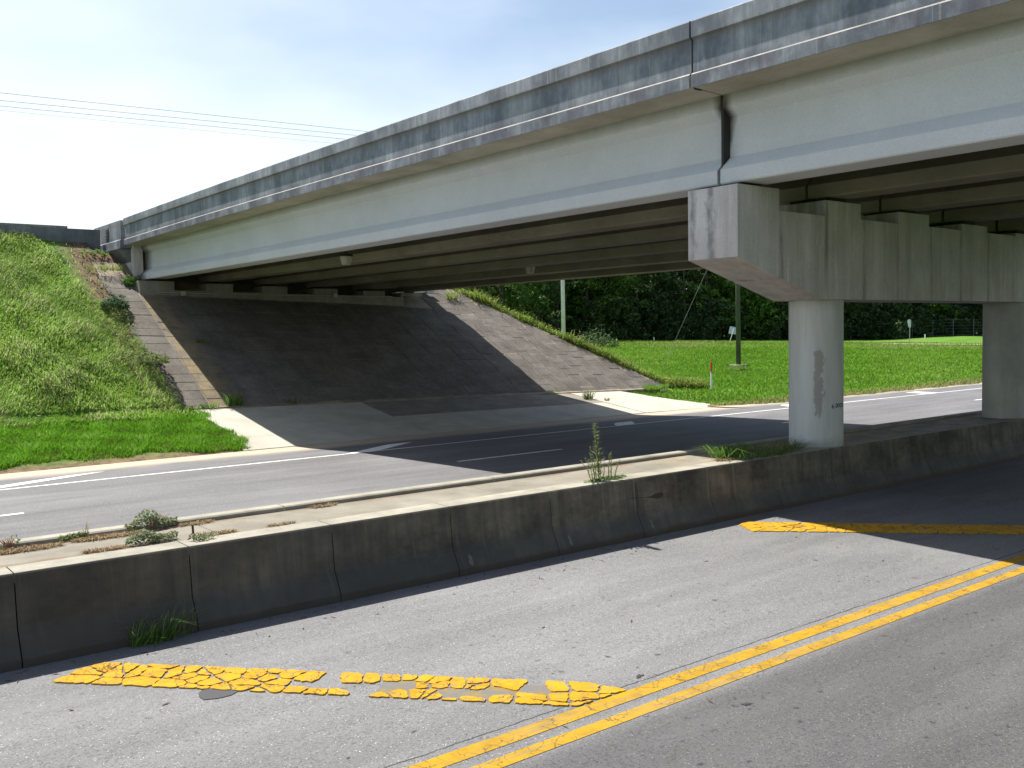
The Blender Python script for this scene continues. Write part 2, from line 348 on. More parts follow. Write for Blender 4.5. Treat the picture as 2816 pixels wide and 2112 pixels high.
b = NB('forest_floor', 1., 0); b.col(b.mix((.02, .025, .012), (.045, .04, .025), b.noise(b.pos(), 2, 4))); M['floor'] = b.m
M['metal_dark'] = plain('metal_dark', (.10, .10, .10), .5, .5)
M['galv'] = plain('galvanised', (.33, .34, .35), .5, .4)
M['fence_metal'] = plain('fence_metal', (.16, .165, .16), .6, .2)
M['glass_lamp'] = plain('lamp_glass', (.34, .33, .27), .3)
M['pipe'] = plain('pipe_grey', (.30, .30, .28), .5)
M['orange'] = plain('marker_orange', (.45, .075, .02), .55)
M['whiteplastic'] = plain('marker_white', (.72, .74, .76), .5)
M['sticker'] = plain('marker_sticker', (.05, .05, .04), .6)
M['sign_face'] = plain('sign_back', (.42, .48, .52), .45, .3)
M['pole_green'] = concrete('pole_green', (.10, .12, .085), (.06, .07, .05), .5, (4, 4, .3), 1.2)
M['pole_pale'] = concrete('pole_pale', (.72, .68, .74), (.58, .55, .60), .4, (4, 4, .3), 1.5)
M['wire'] = plain('wire', (.42, .52, .66), .5)  # glare of the bright sky painted in as a pale blue tint
M['ink'] = plain('stencil_ink', (.012, .012, .014), .7)
M['tar'] = plain('tar', (.035, .035, .04), .55)
M['rubber'] = plain('bearing_rubber', (.03, .03, .03), .7)
M['rust'] = plain('rust', (.07, .04, .028), .9)

# ------------------------------------------------------------------ mesh helpers
def tag(o, label=None, cat=None, group=None, kind=None):
    if label: o['label'] = label
    if cat: o['category'] = cat
    if group: o['group'] = group
    if kind: o['kind'] = kind
    return o
def empty(name, loc=(0, 0, 0), rz=0, **k):
    o = bpy.data.objects.new(name, None); COL.objects.link(o); o.location = loc; o.rotation_euler.z = rz
    o.empty_display_size = .3
    return tag(o, **k)
def link(name, me, mat, parent=None, loc=None):
    o = bpy.data.objects.new(name, me); COL.objects.link(o)
    if mat is not None and not me.materials: me.materials.append(mat)
    if parent is not None: o.parent = parent
    if loc is not None: o.location = loc
    return o
def mesh(name, V, F, mat, parent=None, world=True, smooth=False):
    """V in world coordinates; made relative to a parent Empty placed (unrotated) in the world"""
    off = Vector((0, 0, 0))
    p = parent
    while world and p is not None: off += p.location; p = p.parent
    me = bpy.data.meshes.new(name); me.from_pydata([tuple(Vector(v)-off) for v in V], [], F); me.update()
    if smooth: me.polygons.foreach_set('use_smooth', [True]*len(me.polygons))
    return link(name, me, mat, parent)
class B:
    """collects shapes for one part"""
    def __init__(s): s.V = []; s.F = []
    def box(s, x0, x1, y0, y1, z0, z1):
        i = len(s.V)
        s.V += [(x0, y0, z0), (x1, y0, z0), (x1, y1, z0), (x0, y1, z0), (x0, y0, z1), (x1, y0, z1), (x1, y1, z1), (x0, y1, z1)]
        s.F += [[i+a for a in f] for f in ((0, 3, 2, 1), (4, 5, 6, 7), (0, 1, 5, 4), (1, 2, 6, 5), (2, 3, 7, 6), (3, 0, 4, 7))]
        return s
    def tube(s, pts, r, n=8, r1=None, cap=True):
        pts = [Vector(p) for p in pts]; i0 = len(s.V)
        for k, p in enumerate(pts):
            d = (pts[min(k+1, len(pts)-1)]-pts[max(k-1, 0)]).normalized()
            a = d.orthogonal().normalized(); bb = d.cross(a)
            rr = r if r1 is None else r+(r1-r)*k/(len(pts)-1)
            for q in range(n):
                t = 2*math.pi*q/n; s.V.append(tuple(p+(a*math.cos(t)+bb*math.sin(t))*rr))
        for k in range(len(pts)-1):
            for q in range(n):
                s.F.append([i0+k*n+q, i0+k*n+(q+1) % n, i0+(k+1)*n+(q+1) % n, i0+(k+1)*n+q])
        if cap:
            s.F.append([i0+q for q in range(n)][::-1]); s.F.append([i0+(len(pts)-1)*n+q for q in range(n)])
        return s
    def prof(s, P, axis, ts, dz=None):
        """closed 2-D profile P [(a,z)] swept along axis 'X' or 'Y' through the stations ts"""
        i0 = len(s.V); n = len(P)
        for t in ts:
            for a, zz in P:
                q = zz+(dz(a, t) if dz else 0)
                s.V.append((a, t, q) if axis == 'Y' else (t, a, q))
        for k in range(len(ts)-1):
            for q in range(n):
                s.F.append([i0+k*n+q, i0+k*n+(q+1) % n, i0+(k+1)*n+(q+1) % n, i0+(k+1)*n+q])
        s.F.append([i0+q for q in range(n)][::-1]); s.F.append([i0+(len(ts)-1)*n+q for q in range(n)])
        return s
    def make(s, name, mat, parent=None, smooth=False, bevel=0, world=True):
        o = mesh(name, s.V, s.F, mat, parent, world, smooth)
        bm = bmesh.new(); bm.from_mesh(o.data); bmesh.ops.recalc_face_normals(bm, faces=bm.faces)
        if bevel:
            ed = [e for e in bm.edges if len(e.link_faces) == 2 and e.calc_face_angle(0) > .5]
            bmesh.ops.bevel(bm, geom=ed, offset=bevel, segments=1, affect='EDGES', clamp_overlap=True)
        bm.to_mesh(o.data); bm.free()
        return o
def npmesh(name, V, T, mat, parent=None, rnd=None, smooth=False):
    """V (n,3), T (m,k) arrays"""
    me = bpy.data.meshes.new(name); V = np.asarray(V, np.float32); T = np.asarray(T, np.int32)
    me.vertices.add(len(V)); me.vertices.foreach_set('co', V.ravel())
    k = T.shape[1]; me.loops.add(T.size); me.loops.foreach_set('vertex_index', T.ravel())
    me.polygons.add(len(T)); me.polygons.foreach_set('loop_start', np.arange(0, T.size, k, dtype=np.int32))
    me.update(calc_edges=True); me.validate()
    if rnd is not None and len(me.vertices) == len(rnd):
        a = me.attributes.new('rnd', 'FLOAT', 'POINT'); a.data.foreach_set('value', np.asarray(rnd, np.float32))
    if smooth: me.polygons.foreach_set('use_smooth', [True]*len(me.polygons))
    return link(name, me, mat, parent)

# ------------------------------------------------------------------ terrain
def smooth(a, b_, x): t = np.clip((x-a)/(b_-a), 0, 1); return t*t*(3-2*t)
def road_z(Y):
    return np.interp(Y, [-30, -8, 9.24, 11.4, 16.1, 19.1, 22.3, 25.5, 26.6], [-.7, -.48, 0, 0, -.044, -.085, -.135, -.275, -.30])
CC = -.0347
def slope_z(X, Y): return .64+.57*(Y-31.1)+CC*(np.clip(X, 8, 60)-12.7)
def apron_z(X, Y):
    toe = .64+CC*.6*(np.clip(X, 11, 34)-12.7)
    t = np.clip((Y-26.4)/(31.1-26.4), 0, 1); return -.30+(toe+.30)*t
def hz(X, Y):
    X = np.asarray(X, float); Y = np.asarray(Y, float)
    D = np.hypot(X, Y)
    field = np.interp(D, [0, 38, 48, 66, 82, 105, 125, 135, 150, 400], [.2, .15, .22, .05, .35, .85, 1.15, 1.35, 1.6, 2.2])
    A_ = np.arctan2(Y, X); kf = np.clip(.5+(A_-.445)/.36*.85, .45, 1.4); w_ = smooth(60, 110, D)
    field = field*(1-w_+w_*kf)+.55*smooth(128, 134, D)*(1-smooth(.46, .54, A_))
    edge = 25.15
    fz = -.27+(field+.27)*smooth(edge, edge+9, Y)
    lz = np.where(Y < 31.1, apron_z(11, Y), 0)
    flat = np.where(Y < 31.1, apron_z(X, Y)-.02, 9)
    front = slope_z(X, Y)
    # left and middle
    A = np.where(Y < 31.1, flat, front)
    top = np.where(X < 11.6, 7.12, 6.55)
    A = np.minimum(A, top)
    A = np.where((Y > 58), np.maximum(7.1-(Y-58)*.5, 1.0), A)
    # cone on the far side
    side = 5.09-.55*(X-28.06)+.137*(np.minimum(Y, 46)-39.84)
    Bz = np.minimum(np.where(Y < 31.1, -9, np.minimum(front, 6.55)), side)
    Bz = np.maximum(Bz, fz)
    R = np.where(X < 26.5, A, Bz)
    mixx = smooth(31.0, 32.0, X)
    R = np.where((X >= 26.5) & (Y < 31.1), flat*(1-mixx)+fz*mixx, R)
    R = np.where((X >= 26.5) & (Y >= 31.1), Bz, R)
    # road corridor
    R = np.where(Y < 26.2, np.where((X > 31.5) & (Y > 25.0), R, road_z(Y)-.14), R)
    R = np.where((X > 31.5) & (Y <= 25.2), road_z(Y)-.14, R)
    # near side verge and embankment under the near end of the bridge
    nearb = -.62+np.clip((-9-Y)*.57, 0, 7.2)*smooth(3.0, 9, X)*(1-smooth(28, 34, X))
    R = np.where(Y < -8, nearb, R)
    # under slab paving keep a little lower
    pav = (X > np.where(Y < 31.2, 11.9, 11.0)) & (Y > 26.4) & (((X < 27) & (Y < 41)) | ((X >= 27) & (Y < 39.84-(X-28.06)*8/6.74+.15) & (X < 34.6) & (Y > 31.2)))
    R = np.where(pav, R-.14, R)
    return R
def axis(*segs):
    return np.unique(np.concatenate([np.arange(a, b_, s) for a, b_, s in segs]).round(3))
gx = axis((-3000, -400, 600), (-400, -60, 60), (-60, -6, 4), (-6, 50, .4), (50, 170, 2), (170, 400, 30), (400, 3001, 650))
gy = axis((-3000, -400, 600), (-400, -30, 40), (-30, 24, 2), (24, 50, .4), (50, 170, 2), (170, 400, 30), (400, 3001, 650))
GX, GY = np.meshgrid(gx, gy)
GZ = hz(GX, GY)
lump = np.sin(GX*1.7+GY*.6)*np.sin(GY*1.3-GX*.4)*.05
GZ = GZ+np.where((GX < 10.4) & (GY > 31) & (GY < 42) & (GX > -8), lump, 0)
nx, ny = len(gx), len(gy)
idx = np.arange(nx*ny).reshape(ny, nx)
T = np.stack([idx[:-1, :-1], idx[:-1, 1:], idx[1:, 1:], idx[1:, :-1]], -1).reshape(-1, 4)
g = npmesh('ground', np.stack([GX, GY, GZ], -1).reshape(-1, 3), T, M['ground'], smooth=True); tag(g, kind='structure')

def sheet(name, xs, ys, zf, mat, kind='structure', lift=0.):
    A, Bb = np.meshgrid(xs, ys); Z = zf(A, Bb)+lift
    n, k = len(xs), len(ys); ix = np.arange(n*k).reshape(k, n)
    T = np.stack([ix[:-1, :-1], ix[:-1, 1:], ix[1:, 1:], ix[1:, :-1]], -1).reshape(-1, 4)
    o = npmesh(name, np.stack([A, Bb, Z], -1).reshape(-1, 3), T, mat); return tag(o, kind=kind) if kind else o
sheet('near_road', np.array([-600, -60, 0, 40, 120, 600.]), np.array([-8.2, 0, 4, 9.24, 9.7]), lambda x, y: road_z(y), M['asphalt_near'])
yy = np.array([11.3, 13, 16.1, 19.1, 22.3, 24, 25.5, 26.5])
sheet('far_road', np.array([-600, -60, 0, 11, 20, 31.6]), yy, lambda x, y: road_z(y), M['asphalt_far'])
# to the east the shoulder ends sooner, with a ragged edge
xs = np.arange(31.6, 110, .35)
ed = 25.35+.10*np.sin(xs*1.9)+.07*np.sin(xs*5.3+1)+.05*np.sin(xs*11.)
ed[xs < 34] += (34-xs[xs < 34])*.45
V = []; 
for ys_ in (11.3, 16.1, 19.1, 22.3, 24.2): V += [(x, ys_, float(road_z(ys_))) for x in xs]
V += [(x, e, float(road_z(24.9))) for x, e in zip(xs, ed)]
V += [(x, e+.05, float(road_z(24.9))-.2) for x, e in zip(xs, ed)]
n = len(xs); F = [[r*n+i, r*n+i+1, (r+1)*n+i+1, (r+1)*n+i] for r in range(6) for i in range(n-1)]
tag(mesh('far_road', V, F, M['asphalt_far']), kind='structure')
sheet('far_road', np.array([109.9, 250, 600.]), np.array([11.3, 19, 25.2]), lambda x, y: road_z(y), M['asphalt_far'])
# side road strip across the field
def strip(name, pts, w, mat, zl):
    V = []
    for (x, y, z_) in pts: V += [(x-w*.42, y-w*.9, z_), (x+w*.42, y+w*.9, z_+.06)]
    F = [[2*i, 2*i+2, 2*i+3, 2*i+1] for i in range(len(pts)-1)]
    return tag(mesh(name, V, F, mat), kind='structure')
strip('side_road', [(a*math.cos(t), a*math.sin(t), float(hz(a*math.cos(t), a*math.sin(t)))+.10) for a, t in ((121.5, .53), (122, .50), (122.5, .47), (123, .44), (124, .40), (126, .36))], 1.9, M['apron_new'], 0)

# ------------------------------------------------------------------ road markings
def quadz(pts, zf=road_z, lift=.004): return [(x, y, float(zf(y))+lift) for x, y in pts]
def marking(name, polys, mat, lift=.004, parent=None):
    V = []; F = []
    for P in polys:
        i = len(V); V += quadz(P, lift=lift); F.append(list(range(i, i+len(P))))
    return mesh(name, V, F, mat, parent)
mk = empty('road_markings', (0, 0, 0), kind='structure')
for y0, y1 in ((5.60, 5.765), (5.335, 5.475)):
    marking('yellow_line', [[(x, y0), (x+2, y0), (x+2, y1), (x, y1)] for x in np.arange(-30, 60, 2.)], M['yellow'], parent=mk)
marking('edge_line', [[(x, 22.53), (x+2, 22.53), (x+2, 22.67), (x, 22.67)] for x in np.arange(-40, 110, 2.)], M['white'], parent=mk)
for x0 in np.arange(13.26-12.83*4, 90, 12.83):
    marking('lane_dash', [[(x0, 18.76), (x0+3.32, 18.76), (x0+3.32, 18.89), (x0, 18.89)]], M['white'], parent=mk)
marking('edge_line', [[(x, 12.0), (x+2, 12.0), (x+2, 12.12), (x, 12.12)] for x in np.arange(-40, 110, 2.)], M['yellow'], parent=mk)
for P in ([(2.6, 22.72), (3.5, 22.72), (4.18, 23.0), (6.75, 24.55), (5.85, 24.4), (4.1, 23.45)],
          [(12.2, 22.55), (13.0, 22.6), (13.55, 22.8), (15.45, 24.25), (14.55, 24.2)],
          [(22.3, 22.55), (23.05, 22.6), (23.5, 22.9), (24.2, 23.75), (23.4, 23.75), (22.8, 23.2)],
          [(32.2, 22.68), (33.0, 22.68), (34.3, 24.3), (33.5, 24.3)],
          [(42.4, 22.68), (43.3, 22.68), (44.3, 24.25), (43.45, 24.35)], [(51.5, 22.68), (52.4, 22.68), (53.5, 24.25), (52.6, 24.35)]):
    marking('shoulder_stripe', [P], M['white'], lift=.006, parent=mk)

def clip(poly, n, d):
    """keep points with n.p <= d"""
    out = []
    for i in range(len(poly)):
        a, b_ = poly[i], poly[(i+1) % len(poly)]
        da = n[0]*a[0]+n[1]*a[1]-d; db = n[0]*b_[0]+n[1]*b_[1]-d
        if da <= 0: out.append(a)
        if da*db < 0:
            t = da/(da-db); out.append((a[0]+(b_[0]-a[0])*t, a[1]+(b_[1]-a[1])*t))
    return out
def chips(poly, seeds, gap, parent, drop, mat, rnd):
    for i, s in enumerate(seeds):
        if drop(s, rnd): continue
        P = list(poly)
        g_ = gap*(.15+1.8*rnd.random()**1.8)
        for j, q in enumerate(seeds):
            if j == i: continue
            dx, dy = q[0]-s[0], q[1]-s[1]; L = math.hypot(dx, dy)
            if L > 1.3: continue
            n_ = (dx/L, dy/L); d = n_[0]*(s[0]+q[0])/2+n_[1]*(s[1]+q[1])/2-g_/2
            P = clip(P, n_, d)
            if len(P) < 3: break
        if len(P) < 3: continue
        Q = []
        for a in range(len(P)):
            p0, p1 = P[a], P[(a+1) % len(P)]; L = math.hypot(p1[0]-p0[0], p1[1]-p0[1])
            pm = P[a-1]
            rk = rnd.uniform(.03, .17); Q.append((p0[0]+((p1[0]+pm[0])/2-p0[0])*rk, p0[1]+((p1[1]+pm[1])/2-p0[1])*rk))
            k = int(L/.035)
            for t in range(1, k+1):
                u = t/(k+1); jx = (rnd.random()-.5)*.022; Q.append((p0[0]+(p1[0]-p0[0])*u+jx, p0[1]+(p1[1]-p0[1])*u+(rnd.random()-.5)*.022))
        n_ = len(Q); cx = sum(q[0] for q in Q)/n_; cy = sum(q[1] for q in Q)/n_
        V = [(x, y, float(road_z(y))+.003) for x, y in Q]+[(x+(cx-x)*.03, y+(cy-y)*.03, float(road_z(y))+.013) for x, y in Q]
        F = [list(range(n_, 2*n_))]+[[a, (a+1) % n_, n_+(a+1) % n_, n_+a] for a in range(n_)]
        mesh('paint_chip', V, F, mat, parent)
rnd = random.Random(5)
def seeds_for(p0, p1, w, rnd, step0, step1, rows=2):
    """points strewn along the stripe from p0 to p1"""
    L = math.dist(p0, p1); d = ((p1[0]-p0[0])/L, (p1[1]-p0[1])/L); n_ = (-d[1], d[0]); out = []; s = .05
    while s < L:
        st = step0+(step1-step0)*math.sin(math.pi*min(1, s/L))
        for r in range(rows):
            o = ((r+.5)/rows-.5)*w+(rnd.random()-.5)*w*.38
            out.append((p0[0]+d[0]*(s+rnd.random()*st*.55)+n_[0]*o, p0[1]+d[1]*(s+rnd.random()*st*.55)+n_[1]*o))
        s += st*(.6+.8*rnd.random())
        if rnd.random() < .4: out.append((out[-1][0]+(rnd.random()-.5)*.2, out[-1][1]+(rnd.random()-.5)*.2))
    return out
for k, dx in enumerate((0., 9.45)):
    st = empty('hatched_stripe', (0, 0, 0), kind='structure')
    if k == 0: poly = [(1.96, 9.04), (2.15, 8.86), (5.22, 5.79), (5.80, 5.775), (5.62, 6.12), (2.47, 9.25), (2.25, 9.22)]
    else: poly = [(11.53, 8.86), (14.75, 6.02), (15.0, 5.78), (15.75, 5.78), (15.1, 6.50), (11.95, 9.33), (11.72, 9.25)]
    a, b_ = ((2.2, 9.15), (5.6, 5.7)) if k == 0 else ((11.7, 9.1), (15.4, 5.8))
    sd_ = seeds_for(a, b_, .5, rnd, .27, .15, 3)
    mid = ((a[0]+b_[0])/2, (a[1]+b_[1])/2)
    def drop(s, r, a=a, k=k):
        t = math.dist(s, a)/4.8
        c_ = abs((s[0]-a[0])+(s[1]-a[1]))/1.414
        return (k == 0 and .42 < t < .9 and r.random() < (.7 if c_ < .10 else .06)) or r.random() < .02
    chips(poly, sd_, .022, st, drop, M['yellow_chip'], rnd)
    q = [(4.0, 7.02), (5.3, 5.84), (5.72, 5.84), (5.45, 6.15), (4.32, 7.30)] if k == 0 else [(12.3, 8.2), (14.6, 6.2), (15.1, 6.3), (12.6, 8.6)]
    marking('paint_residue', [q], M['yellow_worn'], lift=.0035, parent=st)
# twigs, dead leaves and grit lying on the near road
Vl = []; Fl = []; rl_ = random.Random(31)
for i in range(150):
    if i < 95: x = rl_.uniform(.5, 13); y = 9.58-abs(rl_.gauss(0, .30))-.02
    else: x = rl_.uniform(1, 14); y = rl_.uniform(3.5, 9.3)
    L_ = rl_.uniform(.015, .055); w_ = rl_.uniform(.004, .012); t = rl_.uniform(0, 6.28); q = float(road_z(y))+.004
    d = (math.cos(t)*L_, math.sin(t)*L_); e = (-math.sin(t)*w_, math.cos(t)*w_); k = len(Vl)
    Vl += [(x-d[0], y-d[1], q), (x+e[0], y+e[1], q+.002), (x+d[0], y+d[1], q+.010), (x-e[0], y-e[1], q+.001)]; Fl.append([k, k+1, k+2, k+3])
M['litter'] = plain('litter', (.075, .04, .028), .9)
o = mesh('leaf_litter', Vl, Fl, M['litter']); o['kind'] = 'stuff'
# round tar patch in front of the stripe, and smaller drips
def blob(name, cx, cy, rx, ry, mat, parent=None, lift=.006, rot=0, jag=.12, n=22):
    V = [(cx, cy, float(road_z(cy))+lift)]
    for i in range(n):
        t = 2*math.pi*i/n; r_ = 1+(rnd.random()-.5)*jag*2
        x, y = rx*math.cos(t)*r_, ry*math.sin(t)*r_; X_, Y_ = cx+x*math.cos(rot)-y*math.sin(rot), cy+x*math.sin(rot)+y*math.cos(rot)
        V.append((X_, Y_, float(road_z(Y_))+lift))
    return mesh(name, V, [[0, 1+i, 1+(i+1) % n] for i in range(n)], mat, parent)
tp = empty('tar_patches', (0, 0, 0), kind='structure')
blob('tar_patch', 3.02, 7.92, .17, .14, M['tar'], tp, jag=.08)
for (x, y, rx, ry, ro) in ((6.10, 5.93, .055, .025, .3), (6.36, 4.95, .05, .02, -.3)):
    blob('tar_spot', x, y, rx, ry, M['tar'], tp, rot=ro, jag=.5, n=16)

# ------------------------------------------------------------------ apron
ap = empty('pavement', (0, 0, 0), kind='structure')
def panel(P, mat, name='apron_panel', g_=.012, th=.12):
    cx = sum(p[0] for p in P)/len(P); cy = sum(p[1] for p in P)/len(P)
    Q = []
    for x, y in P:
        dx, dy = cx-x, cy-y; L = math.hypot(dx, dy); Q.append((x+dx/L*g_, y+dy/L*g_))
    # refine edges along Y so that the warped surface follows
    R = []
    for i in range(len(Q)):
        a, c_ = Q[i], Q[(i+1) % len(Q)]
        for t in (0, .25, .5, .75): R.append((a[0]+(c_[0]-a[0])*t, a[1]+(c_[1]-a[1])*t))
    n_ = len(R); V = [(x, y, float(apron_z(x, y))+.012) for x, y in R]+[(x, y, float(apron_z(x, y))-th) for x, y in R]+[(cx, cy, float(apron_z(cx, cy))+.012)]
    F = [[2*n_, i, (i+1) % n_] for i in range(n_)]+[[i, n_+i, n_+(i+1) % n_, (i+1) % n_] for i in range(n_)]
    return mesh(name, V, F, mat, ap)
# the left edge is broken off in a ragged line
panel([(11.3, 31.05), (11.35, 29.6), (11.45, 28.4), (11.2, 27.4), (11.1, 26.45), (17.55, 26.45), (17.55, 31.05)], M['apron_new'])
for a, c_ in ((17.6, 21.0), (21.0, 24.4), (24.4, 27.75)):
    panel([(a, 26.5), (c_, 26.5), (c_, 28.82), (a, 28.82)], M['apron_new'])
panel([(17.6, 28.84), (21., 28.84), (21., 31.1), (17.6, 31.1)], M['apron_old'])
panel([(21., 28.84), (24.4, 28.84), (24.4, 31.1), (21., 31.1)], M['apron_old'])
panel([(24.4, 28.84), (27.75, 28.84), (27.75, 31.1), (24.4, 31.1)], M['apron_old'])
panel([(27.8, 26.5), (32.8, 26.3), (31.6, 28.4), (31.2, 29.8), (30.8, 31.1), (27.8, 31.1)], M['apron_new'])

# ------------------------------------------------------------------ slope paving
sp_ = empty('slope_paving', (19, 31, .4), label='sloping revetment of brown concrete slabs rising to the bridge end', cat='slope paving')
ang = math.atan(.57)
u = Vector((1, 0, CC)).normalized(); v = Vector((0, 1, .57)).normalized(); n_ = u.cross(v).normalized()
def ridgeY(x): return 39.84-(x-28.06)*8/6.74
slabmesh = {}
def slab_me(w, l):
    key = (round(w, 2), round(l, 2))
    if key not in slabmesh:
        bb = B().box(-w/2+.006, w/2-.006, -l/2+.007, l/2-.007, -.09, .0)
        me = bpy.data.meshes.new('slab'); me.from_pydata(bb.V, [], bb.F)
        bm = bmesh.new(); bm.from_mesh(me); bmesh.ops.bevel(bm, geom=[e for e in bm.edges], offset=.008, segments=1, affect='EDGES'); bm.to_mesh(me); bm.free()
        me.materials.append(M['slab']); slabmesh[key] = me
    return slabmesh[key]
NS = [0]
def slab(xc, yc, w, l):
    NS[0] += 1
    o = bpy.data.objects.new('slab', slab_me(w, l)); COL.objects.link(o); o.parent = sp_
    z0 = float(slope_z(xc, yc))+.0+random.uniform(-.010, .012)
    mt = Matrix((u, v, n_)).transposed().to_4x4()
    rot = mt @ Matrix.Rotation(random.uniform(-.004, .012) if xc < 27 else random.choice((.0, .01, .025, .05)), 4, 'X') @ Matrix.Rotation(random.uniform(-.006, .006), 4, 'Y')
    rot.translation = Vector((xc, yc, z0))-sp_.location
    o.matrix_local = rot
rl = .465; Lr = rl/math.cos(ang)
for i in range(15+3):
    y = 31.14+rl*(i+.5)
    slab(11.43, y, 1.14, Lr)
edges = [12.02, 13.32]+[13.32+1.361*k for k in range(1, 11)]
for a, c_ in zip(edges[:-1], edges[1:]):
    for i in range(15 if a < 24.3 else 19): slab((a+c_)/2, 31.14+rl*(i+.5), c_-a, Lr)
x = edges[-1]; k = 0
while x < 34.6:
    w = .78; xc = x+w/2; o_ = (k % 2)*.5
    yt = min(ridgeY(xc+w*.3)+.1, 40.4)
    i = 0
    while True:
        y = 31.14+rl*(i+.5+o_)
        if y+rl/2 > yt+.15: break
        slab(xc, y, w-.035, Lr); i += 1
    x += w; k += 1
# bedding under the slabs
P = [(10.92, 31.1), (34.9, 31.75), (28.15, 39.95), (27.6, 40.6), (10.95, 40.6)]
V = [(x, y, float(slope_z(x, y))-.018) for x, y in P]
mesh('mortar_bed', V, [[0, 1, 2, 3, 4]], M['mortar'], sp_)
# toe kerb and rubble line at the foot
B().prof([(30.98, -.2), (31.16, -.2), (31.16, .10), (30.98, .05)], 'X', list(np.linspace(11.3, 33.5, 30)), lambda a, t: float(apron_z(t, 31.1))-.02+.012*math.sin(t*5)).make('toe_kerb', M['mortar'], sp_)

# ------------------------------------------------------------------ bridge
XS = -.027
def cross(a): return XS*(a-12.6)
def sag(t): return -.10*((t-20)/19)**2 if t > 20 else 0.
br = empty('overpass_bridge', (19, 10, 5), label='long concrete girder overpass with black streaked parapet crossing the road', cat='bridge')
B().box(12.12, 25.9, 39.305, 40.9, 6.745, 6.90).make('end_slab', M['approach'], br)
stations = list(np.linspace(10.275, 39.3, 15)); near_st = [-20, -10, 0, 10.235]
for ts in (stations, near_st):
    # deck slab
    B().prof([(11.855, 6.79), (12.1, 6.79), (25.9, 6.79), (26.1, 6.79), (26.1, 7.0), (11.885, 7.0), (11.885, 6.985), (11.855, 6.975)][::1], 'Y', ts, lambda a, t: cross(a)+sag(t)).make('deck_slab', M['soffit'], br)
    Pp = [(11.845, 6.775), (11.853, 6.77), (11.853, 6.97), (11.905, 7.035), (11.905, 7.51), (11.85, 7.54), (11.845, 7.80), (11.865, 7.825), (12.07, 7.825), (12.20, 7.02), (12.20, 7.0), (11.88, 7.0), (11.845, 6.97)]
    Pp = [(11.838, 6.775), (11.854, 6.775), (11.854, 6.972), (12.22, 7.004), (12.07, 7.825), (11.865, 7.825), (11.842, 7.80), (11.842, 7.555), (11.892, 7.525), (11.89, 7.012), (11.868, 7.006), (11.838, 6.978)]
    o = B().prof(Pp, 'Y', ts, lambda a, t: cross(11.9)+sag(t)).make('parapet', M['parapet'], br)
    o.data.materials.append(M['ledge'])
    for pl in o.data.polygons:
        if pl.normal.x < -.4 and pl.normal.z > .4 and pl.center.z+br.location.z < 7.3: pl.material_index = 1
    Pm = [(38.0-a, q) for a, q in Pp][::-1]
    B().prof(Pm, 'Y', ts, lambda a, t: cross(26)+sag(t)).make('parapet', M['parapet'], br)
GXs = [12.86+2.41*k for k in range(6)]
def girder(xc, y0, y1, first):
    P = [(-.34, 0), (.34, 0), (.34, .235), (.09, .46), (.09, 1.10), (.25, 1.25), (.25, 1.50), (-.25, 1.50), (-.25, 1.25), (-.09, 1.10), (-.09, .46), (-.34, .235), (-.34, .02), (-.32, 0)]
    P = [(-.32, 0), (.32, 0), (.34, .02), (.34, .235), (.09, .46), (.09, 1.10), (.25, 1.25), (.25, 1.455), (-.25, 1.455), (-.25, 1.25), (-.09, 1.10), (-.09, .46), (-.34, .235), (-.34, .02)]
    z0 = 5.345+cross(xc)
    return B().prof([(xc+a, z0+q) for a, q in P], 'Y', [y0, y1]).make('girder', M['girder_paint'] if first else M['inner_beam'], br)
for k, xc in enumerate(GXs):
    girder(xc, 10.285, 39.7, k == 0); girder(xc, -20, 10.225, k == 0)
    for yc in (9.98, 10.54, 39.2): B().box(xc-.25, xc+.25, yc-.13, yc+.13, 5.29+cross(xc), 5.345+cross(xc)).make('bearing_pad', M['rubber'], br)
for a, c_ in zip(GXs[:-1], GXs[1:]):
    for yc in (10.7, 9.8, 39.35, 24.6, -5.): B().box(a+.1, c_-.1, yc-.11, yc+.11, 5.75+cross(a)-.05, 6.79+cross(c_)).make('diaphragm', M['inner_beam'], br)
# dark sealant strip in the open joint between the two spans
B().box(12.62, 12.8, 10.23, 10.28, 5.36, 6.75).make('joint_filler', M['rubber'], br)
B().prof([(12.1, 6.79), (12.1, 7.5), (11.95, 7.5), (11.95, 6.79)], 'Y', [10.236, 10.274]).make('joint_filler', M['rubber'], br)

# ------------------------------------------------------------------ pier
pr = empty('bridge_pier', (19, 10.29, .85), label='concrete pier with stepped cap beam on round columns under the overpass', cat='bridge pier')
Y0, Y1 = 9.775, 10.80
top = []
zc = [5.29, 5.20, 5.15, 5.06, 4.99, 4.93]
outline = [(12.39, 4.14), (14.72, 3.48), (23.28, 3.48), (25.62, 4.05)]
tops = []
for k, xc in enumerate(GXs):
    l = 12.39 if k == 0 else xc-.47; r_ = 25.62 if k == 5 else xc+.62
    tops.append((l, r_, zc[k]-.0))
up = []
for k in range(5, -1, -1):
    l, r_, zt = tops[k]
    up += [(r_, zt), (l, zt)]
    if k > 0: up += [(l, 4.925-.0*k), (tops[k-1][1], 4.93)]
B().prof(outline+up, 'X', [0]) if False else None
bb = B(); P = outline+up; n2 = len(P)
bb.V = [(x, Y0, q) for x, q in P]+[(x, Y1, q) for x, q in P]
bb.F = [list(range(n2))[::-1], list(range(n2, 2*n2))]+[[i, (i+1) % n2, n2+(i+1) % n2, n2+i] for i in range(n2)]
cap = bb.make('cap_beam', M['cap'], pr, bevel=.03)
M['column_plain'] = concrete('column_plain', (.50, .49, .47), (.36, .35, .33), .5, (2.5, 2.5, .25), 1.2)
